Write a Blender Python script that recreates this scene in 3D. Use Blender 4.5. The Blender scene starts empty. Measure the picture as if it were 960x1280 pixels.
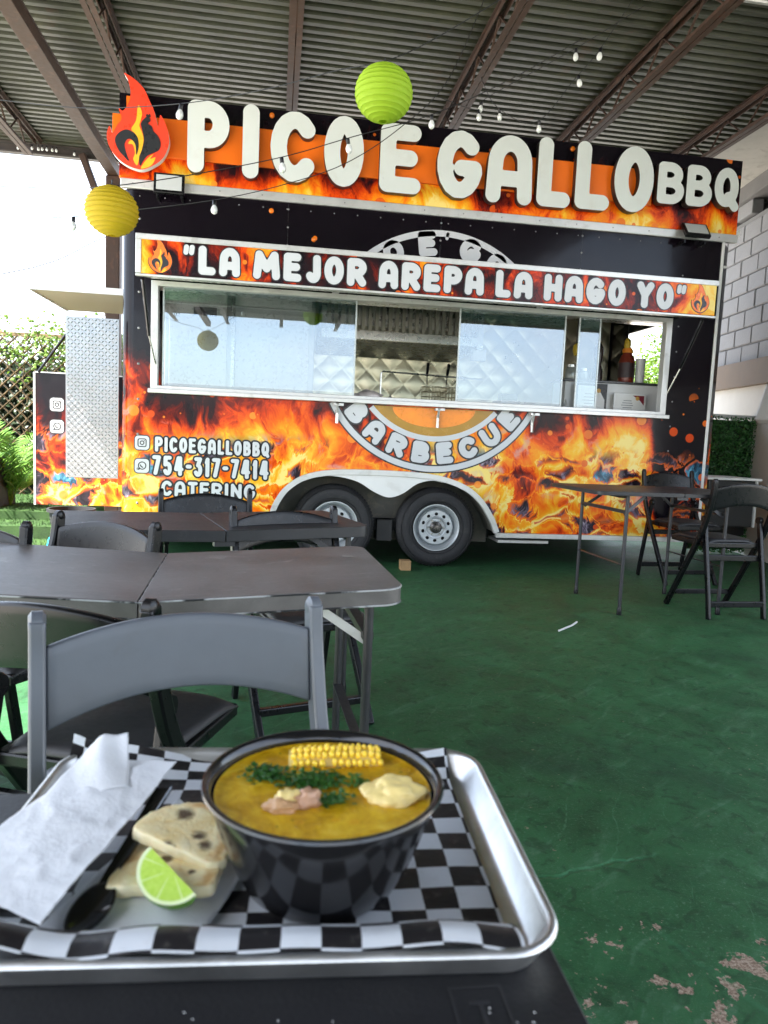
import bpy, math, random
import numpy as np
from mathutils import Vector, Matrix
from mathutils.geometry import tessellate_polygon
from mathutils import noise as mnoise

random.seed(7)
RAD = math.radians
SC = bpy.context.scene
COL = SC.collection

# ------------------------------------------------------------------ camera
PITCH, ROLL, YAW, EYE, FPX = RAD(5.87), RAD(2.53), RAD(8.7), 1.12, 907.0
fw = Vector((math.sin(YAW) * math.cos(PITCH), math.cos(YAW) * math.cos(PITCH), -math.sin(PITCH)))
rt = Vector((math.cos(YAW), -math.sin(YAW), 0.0))
up = rt.cross(fw)
r2 = rt * math.cos(ROLL) + up * math.sin(ROLL)
u2 = up * math.cos(ROLL) - rt * math.sin(ROLL)
cd = bpy.data.cameras.new('camera')
cam = bpy.data.objects.new('camera', cd)
COL.objects.link(cam)
m = Matrix((r2, u2, -fw)).transposed().to_4x4()
m.translation = Vector((0, 0, EYE))
cam.matrix_world = m
cd.sensor_fit = 'VERTICAL'
cd.sensor_height = 36.0
cd.lens = FPX / 1280.0 * 36.0
cd.clip_start, cd.clip_end = 0.02, 900
cd.dof.use_dof = True
cd.dof.focus_distance = 5.2
cd.dof.aperture_fstop = 9.0
SC.camera = cam

# ------------------------------------------------------------------ world, sun, exposure
SUN_EL, SUN_AZ = RAD(58), RAD(-108)      # azimuth clockwise from +Y: sun stands over the open side of the yard
wd = bpy.data.worlds.new('World')
SC.world = wd
wd.use_nodes = True
wn, wl = wd.node_tree.nodes, wd.node_tree.links
bg = wn['Background']
sky = wn.new('ShaderNodeTexSky')
sky.sky_type = 'NISHITA'
sky.sun_disc = False
sky.sun_elevation = SUN_EL
sky.sun_rotation = SUN_AZ
sky.altitude = 0
sky.air_density, sky.dust_density, sky.ozone_density = 1.0, 1.5, 1.0
tc = wn.new('ShaderNodeTexCoord')
mp = wn.new('ShaderNodeMapping')
mp.inputs['Scale'].default_value = (1.0, 1.0, 2.2)
no = wn.new('ShaderNodeTexNoise')
no.inputs['Scale'].default_value = 2.3
no.inputs['Detail'].default_value = 7
no.inputs['Roughness'].default_value = .55
rp = wn.new('ShaderNodeValToRGB')
rp.color_ramp.elements[0].position, rp.color_ramp.elements[1].position = .36, .62
rp.color_ramp.elements[0].color = (.18, .18, .18, 1)
rp.color_ramp.elements[1].color = (.9, .9, .9, 1)
mx = wn.new('ShaderNodeMix')
mx.data_type = 'RGBA'
mx.inputs[7].default_value = (4.0, 4.25, 4.7, 1)
wl.new(tc.outputs['Generated'], mp.inputs[0]); wl.new(mp.outputs[0], no.inputs['Vector'])
wl.new(no.outputs[0], rp.inputs[0]); wl.new(rp.outputs[0], mx.inputs[0])
wl.new(sky.outputs[0], mx.inputs[6]); wl.new(mx.outputs[2], bg.inputs[0])
bg.inputs[1].default_value = 0.13
sl = bpy.data.lights.new('sun', 'SUN')
sl.energy, sl.angle, sl.color = 4.4, RAD(0.53), (1, .95, .87)
sun = bpy.data.objects.new('sun', sl)
COL.objects.link(sun)
sd = Vector((math.sin(SUN_AZ) * math.cos(SUN_EL), math.cos(SUN_AZ) * math.cos(SUN_EL), math.sin(SUN_EL)))
sun.rotation_euler = (-sd).to_track_quat('-Z', 'Y').to_euler()
sun.location = sd * 30
SC.view_settings.view_transform = 'Standard'
SC.view_settings.look = 'None'
SC.view_settings.exposure = 2.82
SC.view_settings.gamma = 1
SC.render.engine = 'CYCLES'
SC.cycles.use_denoising = True
SC.cycles.max_bounces = 8
SC.cycles.diffuse_bounces = 5
SC.cycles.transparent_max_bounces = 12
SC.cycles.sample_clamp_indirect = 6
SC.cycles.caustics_reflective = False
SC.cycles.caustics_refractive = False


# ------------------------------------------------------------------ shader helpers
class S:
    """A shader socket with arithmetic."""
    def __init__(s, t, k): s.t, s.k = t, k
    def _m(s, op, b=None, c=None, rev=False):
        n = s.t.nodes.new('ShaderNodeMath'); n.operation = op
        a = [s, b, c]
        if rev: a[0], a[1] = a[1], a[0]
        for i, x in enumerate(a):
            if x is None: continue
            if isinstance(x, S): s.t.links.new(x.k, n.inputs[i])
            else: n.inputs[i].default_value = x
        return S(s.t, n.outputs[0])
    def __add__(s, b): return s._m('ADD', b)
    __radd__ = __add__
    def __mul__(s, b): return s._m('MULTIPLY', b)
    __rmul__ = __mul__
    def __sub__(s, b): return s._m('SUBTRACT', b)
    def __rsub__(s, b): return s._m('SUBTRACT', b, rev=True)
    def __truediv__(s, b): return s._m('DIVIDE', b)
    def __pow__(s, b): return s._m('POWER', b)
    def abs(s): return s._m('ABSOLUTE')
    def gt(s, b): return s._m('GREATER_THAN', b)
    def lt(s, b): return s._m('LESS_THAN', b)
    def max(s, b): return s._m('MAXIMUM', b)
    def min(s, b): return s._m('MINIMUM', b)
    def floor(s): return s._m('FLOOR')
    def frac(s): return s._m('FRACT')
    def sin(s): return s._m('SINE')
    def sm(s, a, b):
        n = s.t.nodes.new('ShaderNodeMapRange'); n.interpolation_type = 'SMOOTHSTEP'
        s.t.links.new(s.k, n.inputs[0])
        for i, x in ((1, a), (2, b)):
            if isinstance(x, S): s.t.links.new(x.k, n.inputs[i])
            else: n.inputs[i].default_value = x
        return S(s.t, n.outputs[0])


class MT:
    """Material under construction."""
    def __init__(s, name):
        s.mat = bpy.data.materials.new(name); s.mat.use_nodes = True
        s.t = s.mat.node_tree; s.b = s.t.nodes['Principled BSDF']; s.out = s.t.nodes['Material Output']
    def node(s, kind): return s.t.nodes.new(kind)
    def put(s, name, v):
        i = s.b.inputs[name]
        if isinstance(v, S): s.t.links.new(v.k, i)
        elif isinstance(v, (tuple, list)): i.default_value = (*v, 1)[:len(i.default_value)]
        else: i.default_value = v
    def pos(s): return S(s.t, s.node('ShaderNodeNewGeometry').outputs['Position'])
    def obj(s): return S(s.t, s.node('ShaderNodeTexCoord').outputs['Object'])
    def uv(s): return S(s.t, s.node('ShaderNodeTexCoord').outputs['UV'])
    def xyz(s, v):
        n = s.node('ShaderNodeSeparateXYZ'); s.t.links.new(v.k, n.inputs[0])
        return [S(s.t, o) for o in n.outputs]
    def vec(s, x, y, z):
        n = s.node('ShaderNodeCombineXYZ')
        for i, a in enumerate((x, y, z)):
            if isinstance(a, S): s.t.links.new(a.k, n.inputs[i])
            else: n.inputs[i].default_value = a
        return S(s.t, n.outputs[0])
    def noise(s, v, sc=1.0, det=4, dist=0.0, rough=.5, col=False):
        n = s.node('ShaderNodeTexNoise'); s.t.links.new(v.k, n.inputs['Vector'])
        n.inputs['Scale'].default_value = sc; n.inputs['Detail'].default_value = det
        n.inputs['Distortion'].default_value = dist; n.inputs['Roughness'].default_value = rough
        return S(s.t, n.outputs[1 if col else 0])
    def vor(s, v, sc=1.0, feat='F1', rnd=1.0, dim='3D'):
        n = s.node('ShaderNodeTexVoronoi'); n.feature = feat; n.voronoi_dimensions = dim; s.t.links.new(v.k, n.inputs['Vector'])
        n.inputs['Scale'].default_value = sc; n.inputs['Randomness'].default_value = rnd
        return S(s.t, n.outputs['Distance']), (S(s.t, n.outputs['Color']) if feat == 'F1' else None)
    def ramp(s, f, stops, interp='LINEAR'):
        n = s.node('ShaderNodeValToRGB'); n.color_ramp.interpolation = interp
        e = n.color_ramp.elements
        while len(e) < len(stops): e.new(.5)
        for k, (p, c) in zip(e, stops):
            k.position = p; k.color = (*c, 1) if not isinstance(c, float) else (c, c, c, 1)
        s.t.links.new(f.k, n.inputs[0])
        return S(s.t, n.outputs[0])
    def mix(s, f, a, b, mode='MIX'):
        n = s.node('ShaderNodeMix'); n.data_type = 'RGBA'; n.blend_type = mode
        for i, x in ((0, f), (6, a), (7, b)):
            if isinstance(x, S): s.t.links.new(x.k, n.inputs[i])
            elif isinstance(x, (tuple, list)): n.inputs[i].default_value = (*x, 1)[:4]
            else: n.inputs[i].default_value = x
        return S(s.t, n.outputs[2])
    def bump(s, h, strength=.3, dist=.002):
        n = s.node('ShaderNodeBump'); s.t.links.new(h.k, n.inputs['Height'])
        n.inputs['Strength'].default_value = strength; n.inputs['Distance'].default_value = dist
        s.t.links.new(n.outputs[0], s.b.inputs['Normal'])


MATS = {}
def pbr(name, col, rough=.5, metal=0.0, var=.18, vs=6.0, bump=0.0, bs=60.0, coat=0.0, spec=.5, rv=.12, dirt=None, bd=.001):
    """Plain surface with colour drift, uneven gloss and fine relief."""
    if name in MATS: return MATS[name]
    a = MT(name); o = a.obj()
    n1 = a.noise(o, vs, 5, .4); n2 = a.noise(o, vs * 5.3, 3)
    f = (n1 - .5) * (2 * var) + (n2 - .5) * var + 1.0
    hs = a.node('ShaderNodeVectorMath'); hs.operation = 'SCALE'
    hs.inputs[0].default_value = col
    a.t.links.new(f.k, hs.inputs['Scale'])
    c = S(a.t, hs.outputs[0])
    if dirt:
        d = a.noise(o, vs * 1.7, 7, .6, .65).sm(.53, .68)
        c = a.mix(d * dirt[1], c, dirt[0])
    a.put('Base Color', c); a.put('Metallic', metal)
    a.put('Roughness', (n2 - .5) * (2 * rv) + (n1 - .5) * rv + rough)
    a.put('Specular IOR Level', spec); a.put('Coat Weight', coat); a.put('Coat Roughness', .12)
    if bump: a.bump(a.noise(o, bs, 4), bump, bd)
    MATS[name] = a.mat
    return a.mat


def fire(a, x, z, heat, coal=.35, seed=0.0, ember=.5, fs=1.0):
    """Printed flames over glowing coals, as colour: x, z run along the panel in metres."""
    v = a.vec(x, seed, z)
    w = a.xyz(a.noise(v, 1.5, 3, 0, .5, True))
    x2 = x + (w[0] - .5) * .55
    z2 = z + (w[1] - .5) * .5
    n1 = a.noise(a.vec(x2 * (2.7 * fs), seed, z2 * (1.5 * fs)), 1, 5, .6)
    n2 = a.noise(a.vec(x2 * (7.0 * fs), seed + 5, z2 * (3.4 * fs)), 1, 5, .8, .55)
    n3 = a.noise(a.vec(x2 * (17 * fs), seed + 9, z2 * (9 * fs)), 1, 5, .9, .62)
    rid = 1.0 - ((n2 * 2.0) - 1.0).abs()
    rid3 = 1.0 - ((n3 * 2.0) - 1.0).abs()
    # glowing lumps in the fire bed
    cv = a.vec(x2 * 4.3 + (n3 - .5) * .9 + (n2 - .5) * .5, seed, z2 * 6.2 + (n2 - .5) * .9 + (n3 - .5) * .5)
    _, cc = a.vor(cv, 1)
    de, _ = a.vor(cv, 1, 'DISTANCE_TO_EDGE')
    cr = a.xyz(cc)
    low = (1.0 - z.sm(.70, 1.25)) * min(1.0, coal * 4)
    h = heat + (n1 - .5) * (1.7 - low * .5) + (n2 - .5) * .7 + (rid ** 5.0) * .12 + (rid3 ** 4.0) * .10 - .08
    h = h + low * ((cr[2] - .55) * .5 + (1.0 - de.sm(.0, .10)) * .20 - de.sm(.12, .5) * .18)
    col = a.ramp(h, [(0, (.006, .004, .007)), (.20, (.022, .004, .006)), (.34, (.20, .012, .004)), (.46, (.68, .05, .004)),
                     (.58, (.92, .14, .005)), (.72, (.95, .31, .010)), (.86, (.96, .52, .03)), (1, (.97, .74, .22))])
    pale = a.noise(a.vec(x2 * (4.2 * fs), seed + 14, z2 * (3.4 * fs)), 1, 5, .6, .6).sm(.56, .70) * rid3.sm(.35, .8) * h.sm(.34, .52) * min(1.0, coal * 3)
    col = a.mix(pale * .55, col, (.62, .44, .40))
    cm = cr[0].gt(1.0 - coal) * de.sm(.03, .10) * low.sm(.1, .5)
    ash = a.ramp(n3 + (n2 - .5) * .6, [(.3, (.008, .006, .010)), (.5, (.03, .02, .03)), (.62, (.16, .12, .17)), (.75, (.45, .40, .46))])
    blue = a.ramp(n3, [(.35, (.008, .01, .02)), (.52, (.03, .12, .2)), (.66, (.12, .38, .55))])
    ash = a.mix(cr[1].gt(.82), ash, blue)
    glow = a.mix(de.sm(.04, .2), (.95, .16, .01), ash)
    col = a.mix(cm, col, glow)
    # sparks
    ed, ec = a.vor(a.vec(x * 6.2 + seed, z * 6.2, 0.0), 1, dim='2D')
    er = a.xyz(ec)
    rad = (er[0] ** 3.0) * .26 + .02
    em = (1.0 - ed.sm(rad, rad + .03)) * er[1].gt(1 - ember) * (1.0 - z.sm(1.45, 1.75) * (1.0 if coal and seed == 0.0 else 0.0))
    col = a.mix(em * .85, col, a.mix(er[2], (.75, .07, .01), (1, .3, .03)))
    return col


# ------------------------------------------------------------------ mesh helpers
class MB:
    def __init__(s): s.v, s.f, s.m, s.uv = [], [], [], None
    def add(s, vs, fs, mi=0):
        o = len(s.v); s.v += [tuple(p) for p in vs]
        s.f += [tuple(i + o for i in f) for f in fs]; s.m += [mi] * len(fs)
        return s
    def box(s, x0, x1, y0, y1, z0, z1, mi=0, rot=None, piv=None):
        vs = [Vector((x, y, z)) for z in (z0, z1) for y in (y0, y1) for x in (x0, x1)]
        if rot is not None:
            pv = Vector(piv if piv else ((x0 + x1) / 2, (y0 + y1) / 2, (z0 + z1) / 2))
            vs = [rot @ (p - pv) + pv for p in vs]
        return s.add(vs, [(0, 2, 3, 1), (4, 5, 7, 6), (0, 1, 5, 4), (2, 6, 7, 3), (0, 4, 6, 2), (1, 3, 7, 5)], mi)
    def bar(s, p, q, w, h, upv=(0, 0, 1), mi=0):
        p, q = Vector(p), Vector(q); d = (q - p).normalized()
        a = d.cross(Vector(upv))
        if a.length < 1e-4: a = d.cross(Vector((0, 1, 0)))
        a.normalize(); b = a.cross(d)
        a, b = a * w / 2, b * h / 2
        vs = [p - a - b, p + a - b, p + a + b, p - a + b, q - a - b, q + a - b, q + a + b, q - a + b]
        return s.add(vs, [(3, 2, 1, 0), (4, 5, 6, 7), (0, 1, 5, 4), (1, 2, 6, 5), (2, 3, 7, 6), (3, 0, 4, 7)], mi)
    def tube(s, pts, r, n=8, mi=0, flat=1.0, closed=False):
        pts = [Vector(p) for p in pts]; N = len(pts)
        rr = r if isinstance(r, (list, tuple)) else [r] * N
        ref = None; rings = []
        for i, p in enumerate(pts):
            a = pts[(i - 1) % N] if (closed or i) else p
            b = pts[(i + 1) % N] if (closed or i < N - 1) else p
            d = (b - a).normalized()
            if ref is None: ref = Vector((0, 0, 1)) if abs(d.z) < .95 else Vector((1, 0, 0))
            e = (ref - d * ref.dot(d)).normalized(); ref = e; g = d.cross(e)
            rings.append([p + (e * math.cos(t) * flat + g * math.sin(t)) * rr[i] for t in [2 * math.pi * k / n for k in range(n)]])
        vs = [q for ring in rings for q in ring]; fs = []
        for i in range(N if closed else N - 1):
            for k in range(n):
                a0, a1 = i * n + k, i * n + (k + 1) % n; j = (i + 1) % N
                fs.append((a0, a1, j * n + (k + 1) % n, j * n + k))
        if not closed: fs += [tuple(reversed(range(n))), tuple(range((N - 1) * n, N * n))]
        return s.add(vs, fs, mi)
    def lathe(s, prof, n=32, c=(0, 0, 0), axis='z', mi=0, a0=0, a1=2 * math.pi):
        full = abs(a1 - a0 - 2 * math.pi) < 1e-6; K = n if full else n + 1
        vs = []
        for r, h in prof:
            for k in range(K):
                t = a0 + (a1 - a0) * k / n; x, y = r * math.cos(t), r * math.sin(t)
                vs.append((c[0] + x, c[1] + y, c[2] + h) if axis == 'z' else ((c[0] + x, c[1] + h, c[2] + y) if axis == 'y' else (c[0] + h, c[1] + x, c[2] + y)))
        fs = []
        for i in range(len(prof) - 1):
            for k in range(n):
                k2 = (k + 1) % K
                f = (i * K + k, i * K + k2, (i + 1) * K + k2, (i + 1) * K + k)
                fs.append(f if axis == 'z' else f[::-1])
        return s.add(vs, fs, mi)
    def prism(s, loops, y0, y1, mi=0, ms=None, side=True, tr=None):
        """2-D loops in x,z (first outer, others holes) standing from y0 (front) to y1 (back)."""
        tri = tessellate_polygon([[Vector((x, z, 0)) for x, z in L] for L in loops])
        flat = [p for L in loops for p in L]; N = len(flat)
        vs = [Vector((x, y0, z)) for x, z in flat] + [Vector((x, y1, z)) for x, z in flat]
        if tr: vs = [tr(p) for p in vs]
        ff, fb = [], []
        for a, b, c in tri:
            A, B, C = flat[a], flat[b], flat[c]
            if (B[0] - A[0]) * (C[1] - A[1]) - (B[1] - A[1]) * (C[0] - A[0]) < 0: b, c = c, b
            ff.append((a, b, c)); fb.append((a + N, c + N, b + N))
        sd_ = []; o = 0
        for i, L in enumerate(loops):
            n = len(L); area = sum(L[k][0] * L[(k + 1) % n][1] - L[(k + 1) % n][0] * L[k][1] for k in range(n))
            pos = (area > 0) == (i == 0)
            for k in range(n):
                a, b = o + k, o + (k + 1) % n
                sd_.append((b, a, a + N, b + N) if pos else (a, b, b + N, a + N))
            o += n
        base = len(s.v); s.add(vs, ff, mi)
        def more(fs, k):
            s.f.extend(tuple(i + base for i in f) for f in fs); s.m.extend([k] * len(fs))
        more(fb, mi)
        if side: more(sd_, mi if ms is None else ms)
        return s
    def grid(s, nu, nv, fn, mi=0, uv=None):
        vs = [fn(i / nu, j / nv) for j in range(nv + 1) for i in range(nu + 1)]
        fs = [(j * (nu + 1) + i, j * (nu + 1) + i + 1, (j + 1) * (nu + 1) + i + 1, (j + 1) * (nu + 1) + i) for j in range(nv) for i in range(nu)]
        if uv:
            if s.uv is None: s.uv = {}
            o = len(s.v)
            for j in range(nv + 1):
                for i in range(nu + 1): s.uv[o + j * (nu + 1) + i] = uv(i / nu, j / nv)
        return s.add(vs, fs, mi)
    def mesh(s, name, mats, smooth=None, off=(0, 0, 0)):
        me = bpy.data.meshes.new(name)
        me.from_pydata([(a - off[0], b - off[1], c - off[2]) for a, b, c in s.v], [], s.f)
        for mt in (mats if isinstance(mats, (list, tuple)) else [mats]): me.materials.append(mt)
        if any(s.m): me.polygons.foreach_set('material_index', s.m)
        if s.uv:
            l = me.uv_layers.new(name='UVMap')
            for lp in me.loops: l.data[lp.index].uv = s.uv.get(lp.vertex_index, (0, 0))
        if smooth is not None:
            me.polygons.foreach_set('use_smooth', [True] * len(me.polygons))
            me.set_sharp_from_angle(angle=RAD(smooth))
        me.update()
        return me
    def build(s, name, mats, parent=None, smooth=None, world=False, bev=0, base=True, thick=0):
        off = (0, 0, 0)
        if parent is None and base and s.v:
            A = np.array(s.v); off = ((A[:, 0].min() + A[:, 0].max()) / 2, (A[:, 1].min() + A[:, 1].max()) / 2, A[:, 2].min())
        elif world and parent is not None:
            o = Vector(); p = parent
            while p: o += p.location; p = p.parent
            off = tuple(o)
        ob = bpy.data.objects.new(name, s.mesh(name, mats, smooth, off))
        COL.objects.link(ob)
        if parent is None: ob.location = off
        else: ob.parent = parent
        if thick:
            k = ob.modifiers.new('thickness', 'SOLIDIFY'); k.thickness = thick; k.offset = 0
        if bev:
            k = ob.modifiers.new('bevel', 'BEVEL'); k.width = bev; k.segments = 2; k.limit_method = 'ANGLE'; k.angle_limit = RAD(40)
        return ob


def tag(o, label=None, cat=None, group=None, kind=None):
    for k, v in (('label', label), ('category', cat), ('group', group), ('kind', kind)):
        if v: o[k] = v
    return o
def empty(name, loc, rz=0.0):
    o = bpy.data.objects.new(name, None); COL.objects.link(o)
    o.location = loc; o.rotation_euler = (0, 0, rz); o.empty_display_size = .1
    return o
def copy_tree(o, parent=None):
    c = o.copy(); COL.objects.link(c); c.parent = parent
    for ch in list(o.children): copy_tree(ch, c)
    return c
def rz(a): return Matrix.Rotation(a, 3, 'Z')
def ry(a): return Matrix.Rotation(a, 3, 'Y')
def rx(a): return Matrix.Rotation(a, 3, 'X')
def spline(pts, k=6, closed=True):
    out = []; n = len(pts); P = [np.array(p, float) for p in pts]
    for i in range(n if closed else n - 1):
        if closed: p0, p1, p2, p3 = P[i - 1], P[i], P[(i + 1) % n], P[(i + 2) % n]
        else: p0, p1, p2, p3 = P[max(i - 1, 0)], P[i], P[i + 1], P[min(i + 2, n - 1)]
        for j in range(k):
            t = j / k
            q = .5 * (2 * p1 + (p2 - p0) * t + (2 * p0 - 5 * p1 + 4 * p2 - p3) * t * t + (3 * p1 - p0 - 3 * p2 + p3) * t ** 3)
            out.append(tuple(float(x) for x in q))
    if not closed: out.append(tuple(float(x) for x in P[-1]))
    return out


# ------------------------------------------------------------------ lettering: thick round strokes -> outlines
def el(cx, cy, a, b, t0, t1, n=14):
    return [(cx + a * math.cos(RAD(t0 + (t1 - t0) * k / n)), cy + b * math.sin(RAD(t0 + (t1 - t0) * k / n))) for k in range(n + 1)]
BUMP1 = [(0, 1), (.45, 1)] + el(.5, .73, .5, .27, 88, -88) + [(.45, .46), (0, .46)]
GL = {
 'P': (.62, [[(0, 0), (0, 1)], BUMP1]), 'I': (.27, [[(.5, 0), (.5, 1)]]),
 'C': (.66, [el(.52, .5, .52, .5, 42, 318)]), 'O': (.64, [el(.5, .5, .5, .5, 0, 360, 28)]),
 'E': (.58, [[(0, 0), (0, 1)], [(0, 1), (.95, 1)], [(0, .52), (.85, .52)], [(0, 0), (1, 0)]]),
 'G': (.70, [el(.5, .5, .5, .5, 45, 345), [(.97, .36), (.97, .44), (.55, .44)]]),
 'A': (.66, [[(0, 0), (.03, .5)] + el(.5, .62, .46, .38, 170, 10) + [(.97, .5), (1, 0)], [(.03, .33), (.97, .33)]]),
 'L': (.54, [[(0, 1), (0, 0), (1, 0)]]),
 'B': (.62, [[(0, 0), (0, 1), (.4, 1)] + el(.42, .76, .46, .24, 88, -88) + [(.3, .52)], [(.3, .52), (.5, .52)] + el(.5, .26, .5, .26, 88, -88) + [(.4, 0), (0, 0)]]),
 'Q': (.66, [el(.46, .53, .46, .47, 0, 360, 28), [(.6, .25), (1, -.06)]]),
 'M': (.86, [[(0, 0), (.1, 1), (.5, .35), (.9, 1), (1, 0)]]), 'J': (.52, [[(.95, 1), (1, .3)] + el(.55, .3, .45, .3, 0, -150)]),
 'R': (.64, [[(0, 0), (0, 1)], BUMP1, [(.45, .46), (1, 0)]]), 'H': (.64, [[(0, 0), (0, 1)], [(1, 0), (1, 1)], [(0, .5), (1, .5)]]),
 'Y': (.64, [[(0, 1), (.48, .48), (1, 1)], [(.48, .48), (.48, 0)]]), 'U': (.66, [[(0, 1)] + el(.5, .45, .5, .45, 180, 360) + [(1, 1)]]),
 'T': (.58, [[(0, 1), (1, 1)], [(.5, 1), (.5, 0)]]), 'N': (.66, [[(0, 0), (0, 1), (1, 0), (1, 1)]]),
 '7': (.56, [[(0, 1), (1, 1), (.3, 0)]]), '5': (.58, [[(.95, 1), (.12, 1), (.08, .56), (.45, .62)] + el(.5, .31, .5, .31, 80, -150)]),
 '4': (.62, [[(.75, 0), (.75, 1)], [(.45, 1), (0, .3), (1, .3)]]), '3': (.56, [[(.05, 1), (.9, 1), (.45, .6)] + el(.45, .3, .52, .3, 85, -150)]),
 '1': (.34, [[(.1, .8), (.75, 1), (.75, 0)]]), '-': (.40, [[(0, .5), (1, .5)]]),
 '"': (.36, [[(.1, 1), (.0, .78)], [(.95, 1), (.85, .78)]]), "'": (.16, [[(.6, 1), (.3, .78)]]),
}
_gc = {}
def contour(F, x0, z0, h):
    """Iso-lines F=0 (inside negative) on a grid -> list of closed loops."""
    ny, nx = F.shape; seg = {}
    def ip(a, b, fa, fb): return a + (b - a) * (fa / (fa - fb))
    ins = F < 0
    for j in range(ny - 1):
        row = ins[j:j + 2]
        c = row[:, :-1].sum(0) + row[:, 1:].sum(0)
        for i in np.nonzero((c > 0) & (c < 4))[0]:
            f00, f10, f11, f01 = F[j, i], F[j, i + 1], F[j + 1, i + 1], F[j + 1, i]
            e = {}
            if (f00 < 0) != (f10 < 0): e['b'] = ((i, j, 0), (ip(i, i + 1, f00, f10), j))
            if (f10 < 0) != (f11 < 0): e['r'] = ((i + 1, j, 1), (i + 1, ip(j, j + 1, f10, f11)))
            if (f01 < 0) != (f11 < 0): e['t'] = ((i, j + 1, 0), (ip(i, i + 1, f01, f11), j + 1))
            if (f00 < 0) != (f01 < 0): e['l'] = ((i, j, 1), (i, ip(j, j + 1, f00, f01)))
            ks = list(e)
            prs = [(ks[0], ks[1])] if len(ks) == 2 else ([('b', 'l'), ('r', 't')] if f00 < 0 else [('b', 'r'), ('l', 't')])
            for p, q in prs:
                seg.setdefault(e[p][0], []).append((e[q][0], e[p][1])); seg.setdefault(e[q][0], []).append((e[p][0], e[q][1]))
    loops = []; seen = set()
    for st in list(seen or seg):
        if st in seen: continue
        L = []; cur = st; prev = None
        while cur not in seen:
            seen.add(cur); L.append(seg[cur][0][1])
            nx_ = [q for q, _ in seg[cur] if q != prev and q not in seen]
            prev = cur
            if not nx_: break
            cur = nx_[0]
        if len(L) > 5: loops.append([(x0 + a * h, z0 + b * h) for a, b in L])
    return loops
def area(L): return .5 * sum(L[k][0] * L[(k + 1) % len(L)][1] - L[(k + 1) % len(L)][0] * L[k][1] for k in range(len(L)))
def inside(p, L):
    x, y = p; c = False; n = len(L)
    for k in range(n):
        (x1, y1), (x2, y2) = L[k], L[k - 1]
        if (y1 > y) != (y2 > y) and x < (x2 - x1) * (y - y1) / (y2 - y1) + x1: c = not c
    return c
def groups(loops):
    loops = sorted(loops, key=lambda L: -abs(area(L))); out = []
    for L in loops:
        for g in out:
            if inside(L[0], g[0]): g.append(L); break
        else: out.append([L])
    return out
def strokes_sdf(strokes, W, H, r, pad):
    h = min(W, H) / 26.0; h = max(h, H / 60)
    xs = np.arange(-pad - 2 * h, W + pad + 2 * h, h); zs = np.arange(-pad - .12 * H - 2 * h, H + pad + 2 * h, h)
    X, Z = np.meshgrid(xs, zs); D = np.full(X.shape, 1e9)
    for st in strokes:
        for (ax, az), (bx, bz) in zip(st[:-1], st[1:]):
            dx, dz = bx - ax, bz - az; L2 = dx * dx + dz * dz + 1e-12
            t = np.clip(((X - ax) * dx + (Z - az) * dz) / L2, 0, 1)
            D = np.minimum(D, np.hypot(X - ax - t * dx, Z - az - t * dz))
    return D - r, xs[0], zs[0], h
def glyph(ch, W, H, r, grow=0.0):
    key = (ch, round(W, 3), round(H, 3), round(r, 4), round(grow, 4))
    if key not in _gc:
        if ch in '"\'': r = r * .62
        st = [[(r + x * (W - 2 * r), r + z * (H - 2 * r)) for x, z in s_] for s_ in GL[ch][1]]
        F, x0, z0, h = strokes_sdf(st, W, H, r + grow, r + grow)
        _gc[key] = groups(contour(F, x0, z0, h))
    return _gc[key]
def letter_mb(ch, W, H, r, y0, y1, tr, grow=0.0, mi=0, ms=None, mb=None):
    mb = mb or MB()
    for g in glyph(ch, W, H, r, grow): mb.prism(g, y0, y1, mi, ms, tr=tr)
    return mb


# ------------------------------------------------------------------ materials
BLACKP = pbr('black_resin', (.004, .004, .005), .30, var=.3, vs=9, bump=.10, bs=420, rv=.1, spec=.36)
BLACKG = pbr('gloss_black', (.008, .008, .009), .12, var=.1, rv=.04, spec=.6)
RUBBER = pbr('rubber', (.018, .018, .02), .7, var=.3, vs=14, bump=.3, bs=90, dirt=((.07, .065, .06), .35))
STEELB = pbr('dark_steel_tube', (.055, .055, .058), .42, .7, var=.2, vs=12, bump=.05, bs=200)
ALU = pbr('aluminium_trim', (.62, .62, .60), .38, .55, var=.12, vs=5, bump=.06, bs=60, dirt=((.35, .33, .29), .35))
WHITEP = pbr('white_paint', (.78, .78, .76), .35, var=.05, vs=3, dirt=((.5, .48, .44), .25))
STAIN = pbr('stainless', (.58, .57, .53), .28, .95, var=.12, vs=4, bump=.05, bs=30, rv=.1)
RUST = pbr('rusty_brown_steel', (.052, .027, .017), .62, .1, var=.35, vs=5, bump=.3, bs=45, dirt=((.11, .05, .028), .5))
CONCW = pbr('cement_soffit', (.42, .40, .36), .85, var=.2, vs=3, bump=.4, bs=25, dirt=((.25, .23, .2), .5))
DARKIN = pbr('dark_underside', (.02, .02, .02), .8, var=.3)
WOOD = pbr('raw_timber', (.36, .22, .10), .7, var=.3, vs=18, bump=.3, bs=60)
LETW = pbr('white_acrylic', (.68, .72, .69), .3, var=.05, vs=3, rv=.05, dirt=((.60, .60, .55), .35))
LETG = pbr('print_white', (.60, .62, .64), .35, var=.03, vs=2)
LETD = pbr('print_black', (.008, .008, .010), .3, var=.1)
ORANGE = pbr('orange_raceway', (.92, .17, .006), .32, var=.08, vs=2, rv=.05)
RED = pbr('flame_red', (.86, .06, .025), .3, var=.1, vs=3)
YELLO = pbr('flame_yellow', (.95, .48, .03), .3, var=.1, vs=5)
GOLD = pbr('olive_gold_print', (.42, .22, .008), .25, var=.3, vs=3)
WIRE = pbr('black_wire', (.01, .01, .01), .5)
PLASTW = pbr('white_plastic', (.75, .75, .73), .4, var=.05)


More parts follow.
